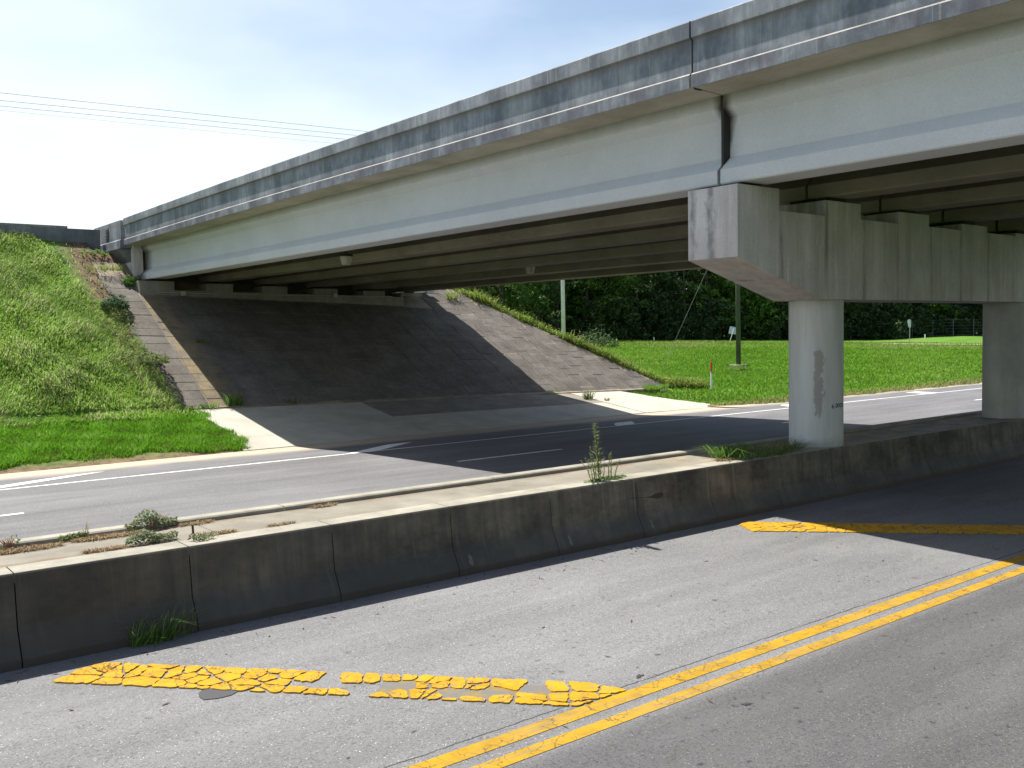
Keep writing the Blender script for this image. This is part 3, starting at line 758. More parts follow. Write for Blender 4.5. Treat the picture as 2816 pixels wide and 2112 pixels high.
def column(xc, name='column', mt='column'):
    n3 = 64; V = []; r_ = .478
    for q, rr in ((-.85, r_), (0.0, r_), (2.63, r_)):
        for i in range(n3): t = 2*math.pi*i/n3; V.append((rr*math.cos(t), rr*math.sin(t), q))
    F = [[r*n3+i, r*n3+(i+1) % n3, (r+1)*n3+(i+1) % n3, (r+1)*n3+i] for r in range(2) for i in range(n3)]
    me = bpy.data.meshes.new(name); me.from_pydata(V, [], F); me.polygons.foreach_set('use_smooth', [True]*len(me.polygons))
    o = link(name, me, M[mt], pr); o.location = Vector((xc, 10.29, .85))-pr.location; return o
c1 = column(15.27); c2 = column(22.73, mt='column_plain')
# stencilled number wrapped round the first column
fc = bpy.data.curves.new('stencil', 'FONT'); fc.body = '6 00057'; fc.size = .105; fc.space_character = 1.05; fc.offset = .0015
fo = bpy.data.objects.new('stencil_src', fc); COL.objects.link(fo); bpy.context.view_layer.update()
dg = bpy.context.evaluated_depsgraph_get(); me = bpy.data.meshes.new_from_object(fo.evaluated_get(dg)); bpy.data.objects.remove(fo)
cdir = math.atan2(-10.29, -15.27)   # towards the road side camera bank
a0 = cdir+math.asin(.265/.478)
for vtx in me.vertices:
    s = vtx.co.x; t = a0+s/.478; zq = vtx.co.y
    vtx.co = Vector((15.27+.4795*math.cos(t), 10.29+.4795*math.sin(t), 1.545+zq+ (.0 if s < .1 else .012)))-pr.location
me.materials.clear(); me.materials.append(M['ink'])
so_ = link('stencil_number', me, M['ink'], pr)

# ------------------------------------------------------------------ abutment
ab = empty('bridge_abutment', (19, 39, 4.2), label='far concrete abutment with stepped bearing seat and wing wall', cat='abutment')
bb = B(); P = [(12.05, 4.0)]+[(24.05, 4.0)]
ups = []
for k in range(5, -1, -1):
    xc = GXs[k]; l, r_ = xc-.6, xc+.55
    if k == 0: l = 12.05
    if k == 5: r_ = 24.05; l = 23.9
    ups += [(r_, 5.255+cross(xc)), (l, 5.255+cross(xc))]
    if k > 0: q = 4.93+cross(xc)*.6; ups += [(l, q), (GXs[k-1]+.55, q)]
P = P+ups; n2 = len(P)
bb.V = [(x, 38.25, q) for x, q in P]+[(x, 39.95, q) for x, q in P]
bb.F = [list(range(n2))[::-1], list(range(n2, 2*n2))]+[[i, (i+1) % n2, n2+(i+1) % n2, n2+i] for i in range(n2)]
bb.make('bearing_seat', M['abut'], ab, bevel=.015)
B().box(24.0, 25.7, 39.2, 39.95, 4.0, 4.97).make('bearing_seat', M['abut'], ab)
B().prof([(12.66, 4.2), (25.7, 4.2), (25.7, 6.4), (12.66, 6.68)], 'Y', [39.96, 40.5]).make('back_wall', M['abut'], ab)
B().box(12.27, 12.66, 39.62, 40.6, 4.3, 6.74).make('cheek_wall', M['cap'], ab, bevel=.015)
B().box(12.29, 12.60, 40.6, 44.5, 3.6, 6.65).make('wing_wall', M['cap'], ab)
B().prof([(12.29, 6.05), (12.29, 6.66), (11.84, 6.62)], 'Y', [39.9, 43.4]).make('corbel', M['approach'], ab)
wp = B().prof([(11.82, 6.60), (12.28, 6.64), (12.28, 6.95), (12.08, 7.71), (11.86, 7.71), (11.86, 6.96), (11.82, 6.91)], 'Y', [39.72, 43.4]).make('wing_parapet', M['parapet'], ab)
bk = B().box(11.835, 11.86, 41.35, 41.42, 6.97, 7.55)
for q in (7.1, 7.22, 7.35, 7.46): bk.box(11.825, 11.86, 41.35, 41.75, q, q+.025)
o = bk.make('bracket', M['metal_dark'], ab)
# approach wall on top of the hill
aw = empty('approach_wall', (0, 42.3, 7), label='low dark concrete wall running along the top of the grassy bank', cat='wall')
B().prof([(42.15, 6.2), (42.45, 6.2), (42.45, 7.54), (42.15, 7.54)], 'X', [-40, -20, 0, 11.75]).make('wall_body', M['approach'], aw)
B().prof([(42.17, 7.545), (42.43, 7.545), (42.40, 7.64), (42.2, 7.64)], 'X', [-40, 10.5]).make('coping', M['abut'], aw)
# electrical conduit along the seat
cd = empty('electrical_conduit', (19, 38.2, 4.8), label='thin grey conduit with square junction boxes fixed along the abutment face', cat='conduit')
pts = [(12.15, 38.2, 4.95), (12.6, 38.2, 4.80), (16, 38.2, 4.76), (20, 38.2, 4.75), (23.4, 38.2, 4.74)]
B().tube(pts, .018, 6).make('pipe', M['pipe'], cd)
for x, q in ((13.72, 4.77), (20.45, 4.75)): B().box(x-.09, x+.09, 38.12, 38.235, q-.09, q+.09).make('junction_box', M['glass_lamp'], cd, bevel=.01)
dp = empty('drain_pipe', (25.5, 39, 5), label='pale horizontal pipe stub at the far corner of the abutment', cat='pipe')
B().tube([(24.2, 39.2, 4.98), (26.1, 39.2, 5.02)], .035, 8).make('pipe', M['whiteplastic'], dp)
B().box(25.9, 26.35, 39.1, 39.35, 4.98, 5.12).make('pipe_clamp', M['galv'], dp)

# under deck lamps
def lamp(x, y, q, lab):
    e = empty('under_deck_light', (x, y, q), label=lab, cat='light', group='lights under the bridge deck')
    B().tube([(x, y, q+.03), (x, y, 6.62)], .02, 6).make('stem', M['metal_dark'], e)
    B().tube([(x, y, q-.06), (x, y, q+.03)], .22, 14, .17).make('housing', M['metal_dark'], e)
    B().tube([(x, y, q-.30), (x, y, q-.06)], .13, 14, .19).make('lens', M['glass_lamp'], e)
    return e
lamp(14.06, 25.5, 5.38, 'frosted lamp hanging under the deck nearer the abutment cheek wall')
lamp(21.3, 25.7, 5.32, 'frosted lamp hanging under the deck above the sunlit slope slabs')

# ------------------------------------------------------------------ median barrier
md = empty('median_barrier', (10, 10.4, 0), label='dark stained concrete median barrier wall filled level with its top', cat='barrier')
xs_ = [3.48+1.635*k for k in range(-9, 22)]
NP = [(9.60, -.2), (9.60, .085), (9.735, .34), (9.785, .83), (9.80, .85), (10.12, .85), (10.12, -.2)]
for a, c_ in zip(xs_[:-1], xs_[1:]):
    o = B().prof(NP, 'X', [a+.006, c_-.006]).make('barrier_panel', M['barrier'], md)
    o.data.materials.append(M['wall_top'])
    for pl in o.data.polygons:
        if pl.normal.z > .9: pl.material_index = 1
B().box(xs_[0], xs_[-1], 9.9, 11.2, -.2, .80).make('core', M['dirty'], md)
fx = [3.98+3.9*k for k in range(-4, 9)]
for a, c_ in zip(fx[:-1], fx[1:]):
    B().box(a+.006, c_-.006, 10.135, 11.0, .70, .843+random.uniform(-.003, .003)).make('fill_slab', M['fill'], md, bevel=.006)
FP = [(11.42, -.2), (11.42, .09), (11.27, .34), (11.22, .88), (11.2, .90), (11.03, .90), (11.01, .885), (11.01, -.1)]
for a, c_ in zip(xs_[:-1:2], xs_[2::2]):
    o = B().prof(FP, 'X', [a+.006, c_-.006]).make('kerb_panel', M['wall_top'], md)
# rust coloured splash on the wall
spl = empty('wall_stain', (10.3, 9.77, .5), kind='structure')
def wallpt(x, q):
    yw = np.interp(q, [.085, .34, .83], [9.60, 9.735, 9.785]); return (x, float(yw)-.004, q)
def wallpoly(name, P, mat):
    cx = sum(p[0] for p in P)/len(P); cz = sum(p[1] for p in P)/len(P)
    V = [wallpt(cx, cz)]+[wallpt(*p) for p in P]; n_ = len(P)
    return mesh(name, V, [[0, 1+i, 1+(i+1) % n_] for i in range(n_)], mat, spl)
wallpoly('stain', [(10.18, .55), (10.33, .555), (10.45, .585), (10.56, .58), (10.60, .55), (10.55, .51), (10.45, .50), (10.33, .53)], M['rust'])
wallpoly('stain', [(10.02, .79), (10.045, .79), (10.07, .6), (10.06, .42), (10.045, .42), (10.04, .6)], M['dirty'])
wallpoly('stain', [(9.80, .59), (9.95, .575), (10.18, .56), (10.18, .55), (9.95, .565)], M['rust'])
M['scuff'] = concrete('scuff', (.19, .18, .155), (.10, .095, .08), .3)
for x, k_ in ((6.93, 1.), (8.60, .8), (10.2, 1.)): wallpoly('scuff', [(x, .12), (x+.04, .10), (x+.06*k_, .14), (x+.05, .17), (x+.06*k_, .20), (x+.02, .24), (x-.005, .21), (x+.01, .18), (x-.01, .16)], M['scuff'])
# rusty stub standing on the fill
st = empty('rusty_stub', (3.66, 10.13, .85), label='short rusty rod standing between the low weeds on the median', cat='rod')
B().tube([(3.66, 10.13, .8), (3.65, 10.13, 1.0)], .012, 6).make('rod', M['rust'], st)

# ------------------------------------------------------------------ vegetation builders
def blades(P, h, w, lean, seed=0, curl=.5, az=None):
    """P (n,3) roots -> V (5n,3), T (3n,3), two-segment blades"""
    r = np.random.default_rng(seed); n_ = len(P)
    az_ = r.uniform(0, 2*np.pi, n_) if az is None else az+r.normal(0, .5, n_)
    h = h*r.uniform(.35, 1.25, n_); ln = lean*r.uniform(.05, 1.4, n_)
    d = np.stack([np.cos(az_), np.sin(az_), np.zeros(n_)], 1)
    a2 = r.uniform(0, 2*np.pi, n_); s = np.stack([np.cos(a2), np.sin(a2), np.zeros(n_)], 1)*(np.reshape(w, (-1, 1))/2)
    up = np.array([0, 0, 1.])
    mid = P+up*(h*.6)[:, None]+d*(h*ln*.35)[:, None]
    tip = P+up*(h*(1-.35*curl*ln))[:, None]+d*(h*ln)[:, None]
    V = np.stack([P-s, P+s, mid-s*.8, mid+s*.8, tip], 1).reshape(-1, 3)
    i = np.arange(n_)[:, None]*5
    T = np.concatenate([i+np.array([[0, 1, 3]]), i+np.array([[0, 3, 2]]), i+np.array([[2, 3, 4]])], 0)
    rn = np.repeat(r.uniform(0, 1, n_), 5)
    return V, T, rn
def cards(C, size, seed=0, flat=.5, asp=1.5):
    """random leaf quads at centres C"""
    r = np.random.default_rng(seed); n_ = len(C)
    nrm = r.normal(0, 1, (n_, 3)); nrm[:, 2] = np.abs(nrm[:, 2])*(1+flat*3); nrm /= np.linalg.norm(nrm, axis=1)[:, None]
    a = np.cross(nrm, r.normal(0, 1, (n_, 3))); a /= np.linalg.norm(a, axis=1)[:, None]
    b_ = np.cross(nrm, a); s = size*r.uniform(.6, 1.3, n_)[:, None]
    V = np.stack([C-a*s*.5*asp, C-b_*s*.28, C+a*s*.5*asp, C+b_*s*.28], 1).reshape(-1, 3)
    T = np.arange(4*n_).reshape(-1, 4)
    return V, T, np.repeat(r.uniform(0, 1, n_), 4)
def fast_h(X, Y):
    return hz(X, Y)

# hillside grass (left bank)
def hill():
    n1 = 120000
    X = RNG.uniform(2.2, 11.1, n1); Y = RNG.uniform(30.3, 42.3, n1)
    frac = np.where(X > 10.0, .18+.55*(11.2-X)/1.2, 1.)
    frac = np.where((X > 9.4) & (Y > 37.5), frac*np.clip((10.1-X+(38.5-Y)*.12)*1.3, .03, 1), frac)
    vis = X > .15*Y-1.2
    k = (RNG.uniform(0, 1, n1) < frac) & vis
    # thin spots
    
    X, Y = X[k], Y[k]
    P = np.stack([X, Y, hz(X, Y)-.02+np.where((X < 10.4), np.sin(X*1.7+Y*.6)*np.sin(Y*1.3-X*.4)*.05, 0)], 1)
    patch = (np.sin(X*2.1+Y*1.1)+np.sin(Y*2.7-X*1.4)+np.sin(X*5+Y*3)*.6)/2.6
    hh = .20+.12*patch
    V, T, rn = blades(P, hh*1.0, .022, 1.1, 3, .8, az=-.9+1.1*np.sin(X*.9+Y*.5))
    rn = np.clip(rn*.75+.12+.22*np.repeat(patch, 5), 0, 1)
    o = npmesh('hill_grass', V, T, M['hill_grass'], rnd=rn); tag(o, kind='stuff', label='long rough grass covering the bank beside the slope paving', cat='grass')
    n1 = 90000
    X = RNG.uniform(1.5, 11.6, n1); Y = RNG.uniform(26.55, 31.6, n1)
    lim = 11.38+.16*np.sin(Y*2.1)+.10*np.sin(Y*6.7)+RNG.exponential(.05, n1)
    lowe = 27.0+.12*np.sin(X*2.3)+.08*np.sin(X*6.1)-np.clip((X-9)*.22, 0, .5)
    upper = 30.9+.35*np.sin(X*1.7)+.2*np.sin(X*4.3)+RNG.normal(0, .35, n1)
    k = (X < lim) & (Y > lowe) & (X > .15*Y-1.2) & (Y < upper); X, Y = X[k], Y[k]
    P = np.stack([X, Y, hz(X, Y)-.015], 1)
    lp = np.sin(X*3.1+Y*1.3)*np.sin(Y*3.7-X)
    V, T, rn = blades(P, .15+.04*lp+.04*np.sin(X*1.1)*np.sin(Y*2.3), .018, .7, 4, .4)
    rn = np.clip(rn*.55+.25+.25*np.repeat(lp, 5)-.35*np.repeat(np.clip(1-(Y-lowe[k])/.5, 0, 1), 5)*RNG.uniform(0, 1, len(rn)), 0, 1)
    o = npmesh('mown_grass', V, T, M['lawn'], rnd=rn); tag(o, kind='stuff', label='bright green short grass strip at the foot of the bank', cat='grass')
hill()
# field beyond
def hill_weeds():
    n1 = 900; X = RNG.uniform(3, 10.9, n1); Y = RNG.uniform(30.8, 41.8, n1)
    k = (np.sin(X*1.9)+np.sin(Y*2.3+1)+np.sin(X*.7-Y*.9) > .5) & (X > .15*Y-.8); X, Y = X[k], Y[k]
    P = np.stack([X, Y, hz(X, Y)], 1); P = P[::2]; X = X[::2]; P = np.repeat(P, 22, 0)+np.concatenate([RNG.normal(0, .11, (len(X)*22, 2)), RNG.uniform(.08, .34, (len(X)*22, 1))], 1)
    V, T, rn = cards(P, .075, 77)
    o = npmesh('broadleaf_weeds', V, T, M['weed'], rnd=rn); tag(o, kind='stuff', label='leafy weeds scattered through the grass of the bank', cat='weeds')
hill_weeds()
def field():
    n1 = 190000
    D = 33+np.abs(RNG.uniform(0, 1, n1))**1.25*95; A = RNG.uniform(.40, .86, n1)
    X, Y = D*np.cos(A), D*np.sin(A)
    ed_ = 25.45+.1*np.sin(X*1.9)+np.where(X < 34, (34-X)*.5, 0)
    onpave = (X < 35) & (Y > 31.3) & (Y < ridgeY(np.clip(X, 28, 35))+.25)
    onap = (X < 31.6+.5*np.sin(Y)) & (Y < 31.2)
    k = (Y > ed_) & ~onpave & ~onap & (X > 30.5) & (D < 128)
    X, Y, D = X[k], Y[k], D[k]
    P = np.stack([X, Y, hz(X, Y)-.02], 1)
    V, T, rn = blades(P, .11+.0011*D, .02+.0007*D, .8, 9, .4)
    big = (np.sin(X*.35+1)*np.sin(Y*.5)+np.sin(X*.13-Y*.21))*.5
    rd = np.clip((27.5-Y)/2, 0, .6)+np.where(D > 105, .3, 0)
    rn = np.clip(rn*.6+np.repeat(rd+big*.22+.08, 5), 0, 1)
    o = npmesh('field_grass', V, T, M['field_grass'], rnd=rn); tag(o, kind='stuff', label='mown green field grass between the road and the wood', cat='grass')
field()
# coarse weeds along the ridge of the slope
def ridge():
    n1 = 26000
    t = RNG.uniform(0, 1, n1)**.9; x = 27.6+t*8.2; y = ridgeY(x)+.12+.12*np.sin(x*4.1)+RNG.exponential(.65, n1)
    X = x+RNG.uniform(0, 1.3, n1); Y = y
    P = np.stack([X, Y, hz(X, Y)-.03], 1)
    hv = .34+.30*np.clip(np.sin(x*3.1)*np.sin(x*1.3+2)+np.sin(x*7.7)*.4+.3, 0, 1.3); hv[::23] *= 1.6
    V, T, rn = blades(P, hv, .035, 1.15, 12, .8)
    C = P[:9000]+np.stack([RNG.normal(0, .1, 9000), RNG.normal(0, .1, 9000), RNG.uniform(.05, .55, 9000)], 1)
    o = npmesh('ridge_weeds', V, T, M['ridge'], rnd=rn); tag(o, kind='stuff', label='tall yellow green grass and weeds edging the slope slabs', cat='grass')
    V, T, rn = cards(C, .10, 13)
    o = npmesh('ridge_undergrowth', V, T, M['ridge'], rnd=rn); tag(o, kind='stuff', label='leafy undergrowth low along the edge of the slabs', cat='undergrowth')
ridge()

def leafy(name, label, cat, loc, rx, ry, h, n_, size, mat, group=None, seed=1, stems=6, smat=None, dens=.0):
    r = np.random.default_rng(seed)
    e = empty(name, loc, label=label, cat=cat, group=group)
    th = r.uniform(0, 2*np.pi, n_); rr = np.sqrt(r.uniform(0, 1, n_))
    x = np.cos(th)*rr*rx; y = np.sin(th)*rr*ry; q = r.uniform(.1, 1, n_)**.7*h*(1-.5*rr**2)*(1+.35*np.sin(x*14+seed)*np.cos(y*11))
    V, T, rn = cards(np.stack([x, y, q], 1), size, seed)
    npmesh('leaves', V, T, mat, e, rn)
    bb = B()
    for i in range(stems):
        t = r.uniform(0, 2*np.pi); k = r.uniform(.2, .85)
        bb.tube([(0, 0, -.02), (math.cos(t)*rx*k*.5, math.sin(t)*ry*k*.5, h*.45), (math.cos(t)*rx*k, math.sin(t)*ry*k, h*.8)], .006+h*.006, 4, .003)
    bb.make('stems', smat or M['stem'], e, world=False)
    return e
def tuft(name, label, cat, loc, rx, ry, h, n_, mat, w=.012, lean=1.0, seed=1, group=None, az=None, curl=.9):
    r = np.random.default_rng(seed); e = empty(name, loc, label=label, cat=cat, group=group)
    th = r.uniform(0, 2*np.pi, n_); rr = np.sqrt(r.uniform(0, 1, n_))
    P = np.stack([np.cos(th)*rr*rx, np.sin(th)*rr*ry, np.zeros(n_)], 1)
    rad = np.arctan2(np.sin(th)*rr*ry, np.cos(th)*rr*rx+1e-6) if az is None else np.full(n_, az)
    V, T, rn = blades(P, h, w, lean, seed, curl, rad+r.normal(0, .7, n_))
    npmesh('blades', V, T, mat, e, rn)
    return e
leafy('low_weed', 'widest clump of grey green weeds along the far edge of the median', 'weed', (3.50, 11.02, .86), .30, .13, .17, 900, .032, M['pale_weed'], 'low weeds on the median', 21, smat=M['redstem'])
leafy('low_weed', 'dense mat of pale weeds beside the rusty rod on the near edge', 'weed', (3.26, 10.28, .85), .28, .10, .12, 900, .030, M['pale_weed'], 'low weeds on the median', 22, smat=M['redstem'])
leafy('low_weed', 'sparse weed with reddish stems at the foot of the rusty rod', 'weed', (3.70, 10.02, .85), .14, .09, .10, 170, .030, M['pale_weed'], 'low weeds on the median', 23, smat=M['redstem'])
leafy('low_weed', 'small green weed against the kerb west of the widest clump', 'weed', (2.66, 11.0, .85), .16, .07, .09, 380, .028, M['weed'], 'low weeds on the median', 24)
leafy('low_weed', 'red stemmed straggly weed at the picture edge of the median', 'weed', (2.03, 10.98, .85), .12, .07, .13, 70, .028, M['pale_weed'], 'low weeds on the median', 25, 14, M['redstem'])
tuft('dry_stalks', 'short dead stalks rising from the small green weed', 'weed', (2.80, 10.98, .85), .02, .02, .17, 14, M['straw'], .008, .2, 26)
leafy('low_weed', 'thin crawling weed along the joint under the tall spiky weed', 'weed', (9.62, 9.98, .85), .42, .08, .045, 700, .022, M['bright_weed'], 'low weeds on the median', 27)
# tall spiky weed with side stems
tw = empty('tall_weed', (9.50, 9.98, .85), label='tall spiky horseweed growing out of the median joint', cat='weed')
r = random.Random(3)
def spike(dx, dy, h, lean, nleaf, ll, w0=.008):
    bb = B(); top_ = Vector((dx+lean[0], dy+lean[1], h)); bs = Vector((dx, dy, -.02))
    md_ = (bs+top_)/2+Vector((lean[0]*-.2, lean[1]*-.2, 0)); bb.tube([bs, md_, top_], w0, 5, .002); bb.make('stem', M['stem'], tw, world=False)
    C = []; V = []; T = []; R_ = []
    for i in range(nleaf):
        t = .08+.92*(i/nleaf)**.85
        p = bs.lerp(md_, min(1, t*2)) if t < .5 else md_.lerp(top_, (t-.5)*2)
        a_ = r.uniform(0, 6.283); L = ll*(1.3-t*.9)*r.uniform(.6, 1.2)*(1 if t > .25 else .8); upk = r.uniform(.2, .8)
        d = Vector((math.cos(a_), math.sin(a_), upk)).normalized(); s = d.cross(Vector((0, 0, 1))).normalized()*.006
        q = p+d*L; k = len(V); V += [p-s, p+s, p+d*L*.55+s, q, p+d*L*.55-s]; T += [[k, k+1, k+2], [k, k+2, k+4], [k+4, k+2, k+3]]; R_ += [r.random()]*5
    npmesh('leaves', [tuple(q) for q in V], T, M['weed'], tw, R_)
spike(.0, 0, .82, (-.06, .02), 250, .135, .009)
for dx, dy, h, ln, nl in ((-.03, .02, .50, (-.10, .03), 90), (-.08, 0, .42, (-.12, -.02), 80), (-.12, -.01, .36, (-.16, .0), 70), (-.15, .0, .33, (-.20, .02), 60), (.05, .02, .30, (.02, .04), 50),
                          (.18, 0, .36, (.05, .02), 70), (.24, 0, .40, (.0, .0), 80), (.30, .0, .26, (.12, 0), 60), (.12, .03, .28, (.06, .05), 40), (-.02, .05, .3, (-.05, .1), 40)):
    spike(dx, dy, h, ln, nl, .05, .005)
for i, (x, y, rx, ry, nn, h, lab) in enumerate(((2.15, 10.80, .36, .09, 900, .05, 'long mat of dead straw along the kerb beyond the red stemmed weed'), (2.95, 10.86, .34, .07, 700, .05, 'straw mat lying between the small green weed and the widest clump'),
        (2.78, 10.22, .22, .05, 380, .045, 'little straw mat west of the dense pale weeds'), (3.95, 10.20, .22, .05, 400, .045, 'straw mat on the near edge just east of the rusty rod'), (3.98, 10.95, .22, .06, 380, .045, 'straw heap by the kerb between widest clump and rod'),
        (4.7, 10.20, .18, .03, 220, .035, 'thin trail of straw beside the barrier top, furthest from the pale weeds'), (5.62, 10.93, .17, .05, 360, .04, 'brown straw heap alone against the kerb'), (12.45, 10.10, .2, .08, 420, .06, 'straw at the edge of the green grass clump'))):
    tuft('dead_grass', lab, 'dead grass', (x, y, .846), rx, ry, h, nn, M['straw'], .008, 2.2, 40+i, 'dead grass on the median')
tuft('grass_clump', 'bright green grass clump spilling over the barrier in the sun', 'grass clump', (12.72, 10.25, .85), .28, .24, .30, 190, M['bright_weed'], .016, 1.9, 60, 'grass by the pier')
tuft('grass_clump', 'shaded dark grass at the foot of the sunlit pier column', 'grass clump', (13.8, 10.3, .85), .85, .40, .20, 520, M['weed'], .011, 2.4, 61, 'grass by the pier')
tuft('grass_clump', 'green grass blades hanging down over the barrier face', 'grass clump', (13.3, 9.90, .85), .75, .08, .17, 120, M['bright_weed'], .012, 2.2, 62, 'grass by the pier', az=-1.5)
tuft('grass_tuft', 'arching grass tuft growing from the foot of the barrier wall', 'grass tuft', (3.02, 9.52, 0), .22, .04, .30, 75, M['bright_weed'], .010, 1.1, 63, az=-.4)
tuft('grass_tuft', 'dark thin grass at the wall foot behind the arching tuft', 'grass tuft', (3.1, 9.57, 0), .34, .03, .36, 130, M['weed'], .006, .9, 64)
tuft('dead_grass', 'tiny dry sprig lying on the yellow stripe tip', 'dead grass', (2.42, 9.06, .01), .05, .05, .05, 40, M['straw'], .006, 1.8, 65)
for i, (x, y, rr_, h, nn, mt_, lab) in enumerate(((11.9, 31.05, .3, .28, 90, 'bright_weed', 'small grass tuft at the sunlit corner of the slabs'), (12.75, 31.12, .25, .55, 130, 'bright_weed', 'taller weed tuft on the shadow edge at the slope foot'),
        (11.5, 31.1, .25, .18, 70, 'straw', 'dried tuft by the corner of the apron'), (13.2, 34.95, .28, .22, 110, 'weed', 'weed growing from a slab joint on the shadow edge'), (14.9, 31.15, .2, .3, 60, 'weed', 'shaded sprig at the slope foot'),
        (27.15, 31.3, .3, .28, 130, 'bright_weed', 'grass tuft where the far shadow meets the slope foot'), (28.1, 31.35, .45, .16, 220, 'bright_weed', 'low spreading weed at the sunlit slope foot'), (29.5, 31.3, .4, .12, 150, 'bright_weed', 'faint green weed at the middle of the sunlit slope foot'),
        (27.6, 29.6, .25, .45, 100, 'weed', 'dark tuft in the seam between old and new apron concrete'), (28.2, 29.1, .12, .15, 40, 'straw', 'dry sprig in the seam of the new concrete'),
        (27.3, 39.0, .3, .55, 120, 'ridge', 'upright grass at the top of the sunlit slabs'), (31.9, 31.3, .7, .33, 500, 'lawn', 'grass tongue creeping over the lower corner of the slabs'), (33.2, 31.0, .8, .3, 500, 'lawn', 'second grass tongue at the low end of the slabs'))):
    q = float(apron_z(x, y)) if y < 31.2 else float(slope_z(x, y)) if x < 30 else float(hz(x, y))+.05
    tuft('grass_tuft', lab, 'grass tuft', (x, y, q), rr_, rr_*.4, h, nn, M[mt_], .022, .9, 80+i, 'weeds on the slope and apron')
leafy('leafy_shrub', 'blue green leafy shrub where the bank grass meets the slabs', 'shrub', (10.75, 37.0, float(hz(10.75, 37.0))), .5, .5, .55, 900, .09, M['blue_shrub'], None, 91)
leafy('leafy_shrub', 'small yellow green bush under the wing wall', 'shrub', (12.0, 39.0, 5.0), .45, .35, .45, 700, .09, M['bright_weed'], None, 92)
leafy('leafy_shrub', 'sprawling weeds in the bare soil under the approach wall', 'shrub', (11.2, 41.1, float(hz(11.2, 41.1))), .6, .4, .25, 220, .08, M['bright_weed'], None, 93)
tuft('grass_tuft', 'ragged grass in the bare soil below the wing wall', 'grass tuft', (11.3, 39.9, float(slope_z(11.3, 39.9))), .7, .5, .3, 160, M['ridge'], .03, 1.1, 99)
leafy('leafy_shrub', 'dark leafy weeds low along the broken slab edge', 'shrub', (10.85, 33.6, float(hz(10.85, 33.6))), .40, 1.6, .38, 1500, .08, M['weed'], None, 94)
leafy('leafy_shrub', 'dry greyish bushes beyond the ridge beside the wire gate', 'shrub', (72.5, 76.5, .5), 3.2, 1.6, 2.6, 1500, .22, M['tree_dark'], None, 95, 18)
# vine curling round the lamp pole foot
leafy('leafy_shrub', 'weeds round the concrete foot of the green pole', 'shrub', (52.3, 41.3, .05), .8, .5, .5, 500, .10, M['field_grass'], None, 97)

# ------------------------------------------------------------------ posts, poles, signs
gp = empty('wooden_pole', (53.2, 41.95, 0), label='dark green utility pole standing in a square concrete foot', cat='pole')
B().tube([(53.2, 41.95, -.2), (53.15, 41.95, 7), (53.05, 41.95, 14)], .17, 12, .12).make('shaft', M['pole_green'], gp, smooth=True)
B().box(52.75, 53.7, 41.6, 42.4, -.1, .52).make('concrete_foot', M['abut'], gp, bevel=.03)
wpole = empty('concrete_pole', (56.6, 63.8, 0), label='pale concrete pole rising behind the ridge grass', cat='pole')
B().tube([(56.6, 63.8, 0), (56.6, 63.8, 17)], .20, 10, .13).make('shaft', M['pole_pale'], wpole, smooth=True)
B().box(55.2, 58.0, 63.7, 63.9, 15.2, 15.4).make('cross_arm', M['pole_pale'], wpole)
gy_ = empty('guy_wire', (47.9, 45.0, .2), label='thin guy wire slanting down to the grass from the green pole', cat='wire')
B().tube([(53.05, 41.95, 11.4), (48.0, 44.3, .2)], .009, 5).make('cable', M['fence_metal'], gy_)
mkp = empty('marker_post', (36.35, 30.3, .2), label='white utility marker post with an orange top in the grass', cat='marker post')
X0_, Y0_ = 36.35, 30.3; zb = float(hz(X0_, Y0_))
B().box(X0_-.045, X0_+.045, Y0_-.03, Y0_+.03, zb-.1, zb+.92).make('post', M['whiteplastic'], mkp, bevel=.01)
B().tube([(X0_, Y0_, zb+.92), (X0_, Y0_, zb+1.32), (X0_, Y0_, zb+1.38)], .055, 10, .045).make('orange_cap', M['orange'], mkp)
B().box(X0_-.02, X0_+.035, Y0_-.034, Y0_-.028, zb+.82, zb+.9).make('sticker', M['sticker'], mkp)
def atpix(u_, v_, d): 
    c_ = np.array([(u_-1408)/_f, (v_-1056)/_f, 1])*d; return np.array([0, 0, CAMZ])+_R@c_
sg = empty('leaning_sign', (99, 79.5, 1.1), label='small square sign seen from behind leaning beside the green pole', cat='sign')
B().tube([(99., 79.6, .9), (99.55, 79.2, 3.0)], .045, 6).make('post', M['whiteplastic'], sg)
V = [(99.2, 79.8, 2.35), (99.75, 78.95, 2.2), (99.95, 78.85, 3.05), (99.38, 79.7, 3.3)]
V += [(x+.03, y+.03, q) for x, y, q in V]
mesh('sign_plate', V, [[0, 1, 2, 3], [7, 6, 5, 4], [0, 4, 5, 1], [1, 5, 6, 2], [2, 6, 7, 3], [3, 7, 4, 0]], M['sign_face'], sg)
s2 = empty('roadside_sign', (113.6, 63.1, 1), label='narrow sign on a thin post seen edge on before the dark wood', cat='sign')
B().tube([(113.6, 63.1, .7), (113.6, 63.1, 3.7)], .05, 6).make('post', M['galv'], s2)
B().prof([(63.03, 2.75), (63.10, 2.72), (63.30, 3.55), (63.10, 3.75), (63.0, 3.55)], 'X', [113.35, 113.75]).make('sign_plate', M['sign_face'], s2)
for i, (x, y, lab) in enumerate(((92.3, 86.4, 'tiny white post in front of the wire gate'), (100.6, 79.6, 'tiny white post beside the leaning sign'), (119.9, 64.5, 'tiny white post where the side road begins'))):
    q = float(hz(x, y)); e = empty('delineator_post', (x, y, q), label=lab, cat='marker post', group='small white posts along the field edge')
    B().box(x-.06, x+.06, y-.05, y+.05, q-.1, q+.62).make('post', M['whiteplastic'], e)
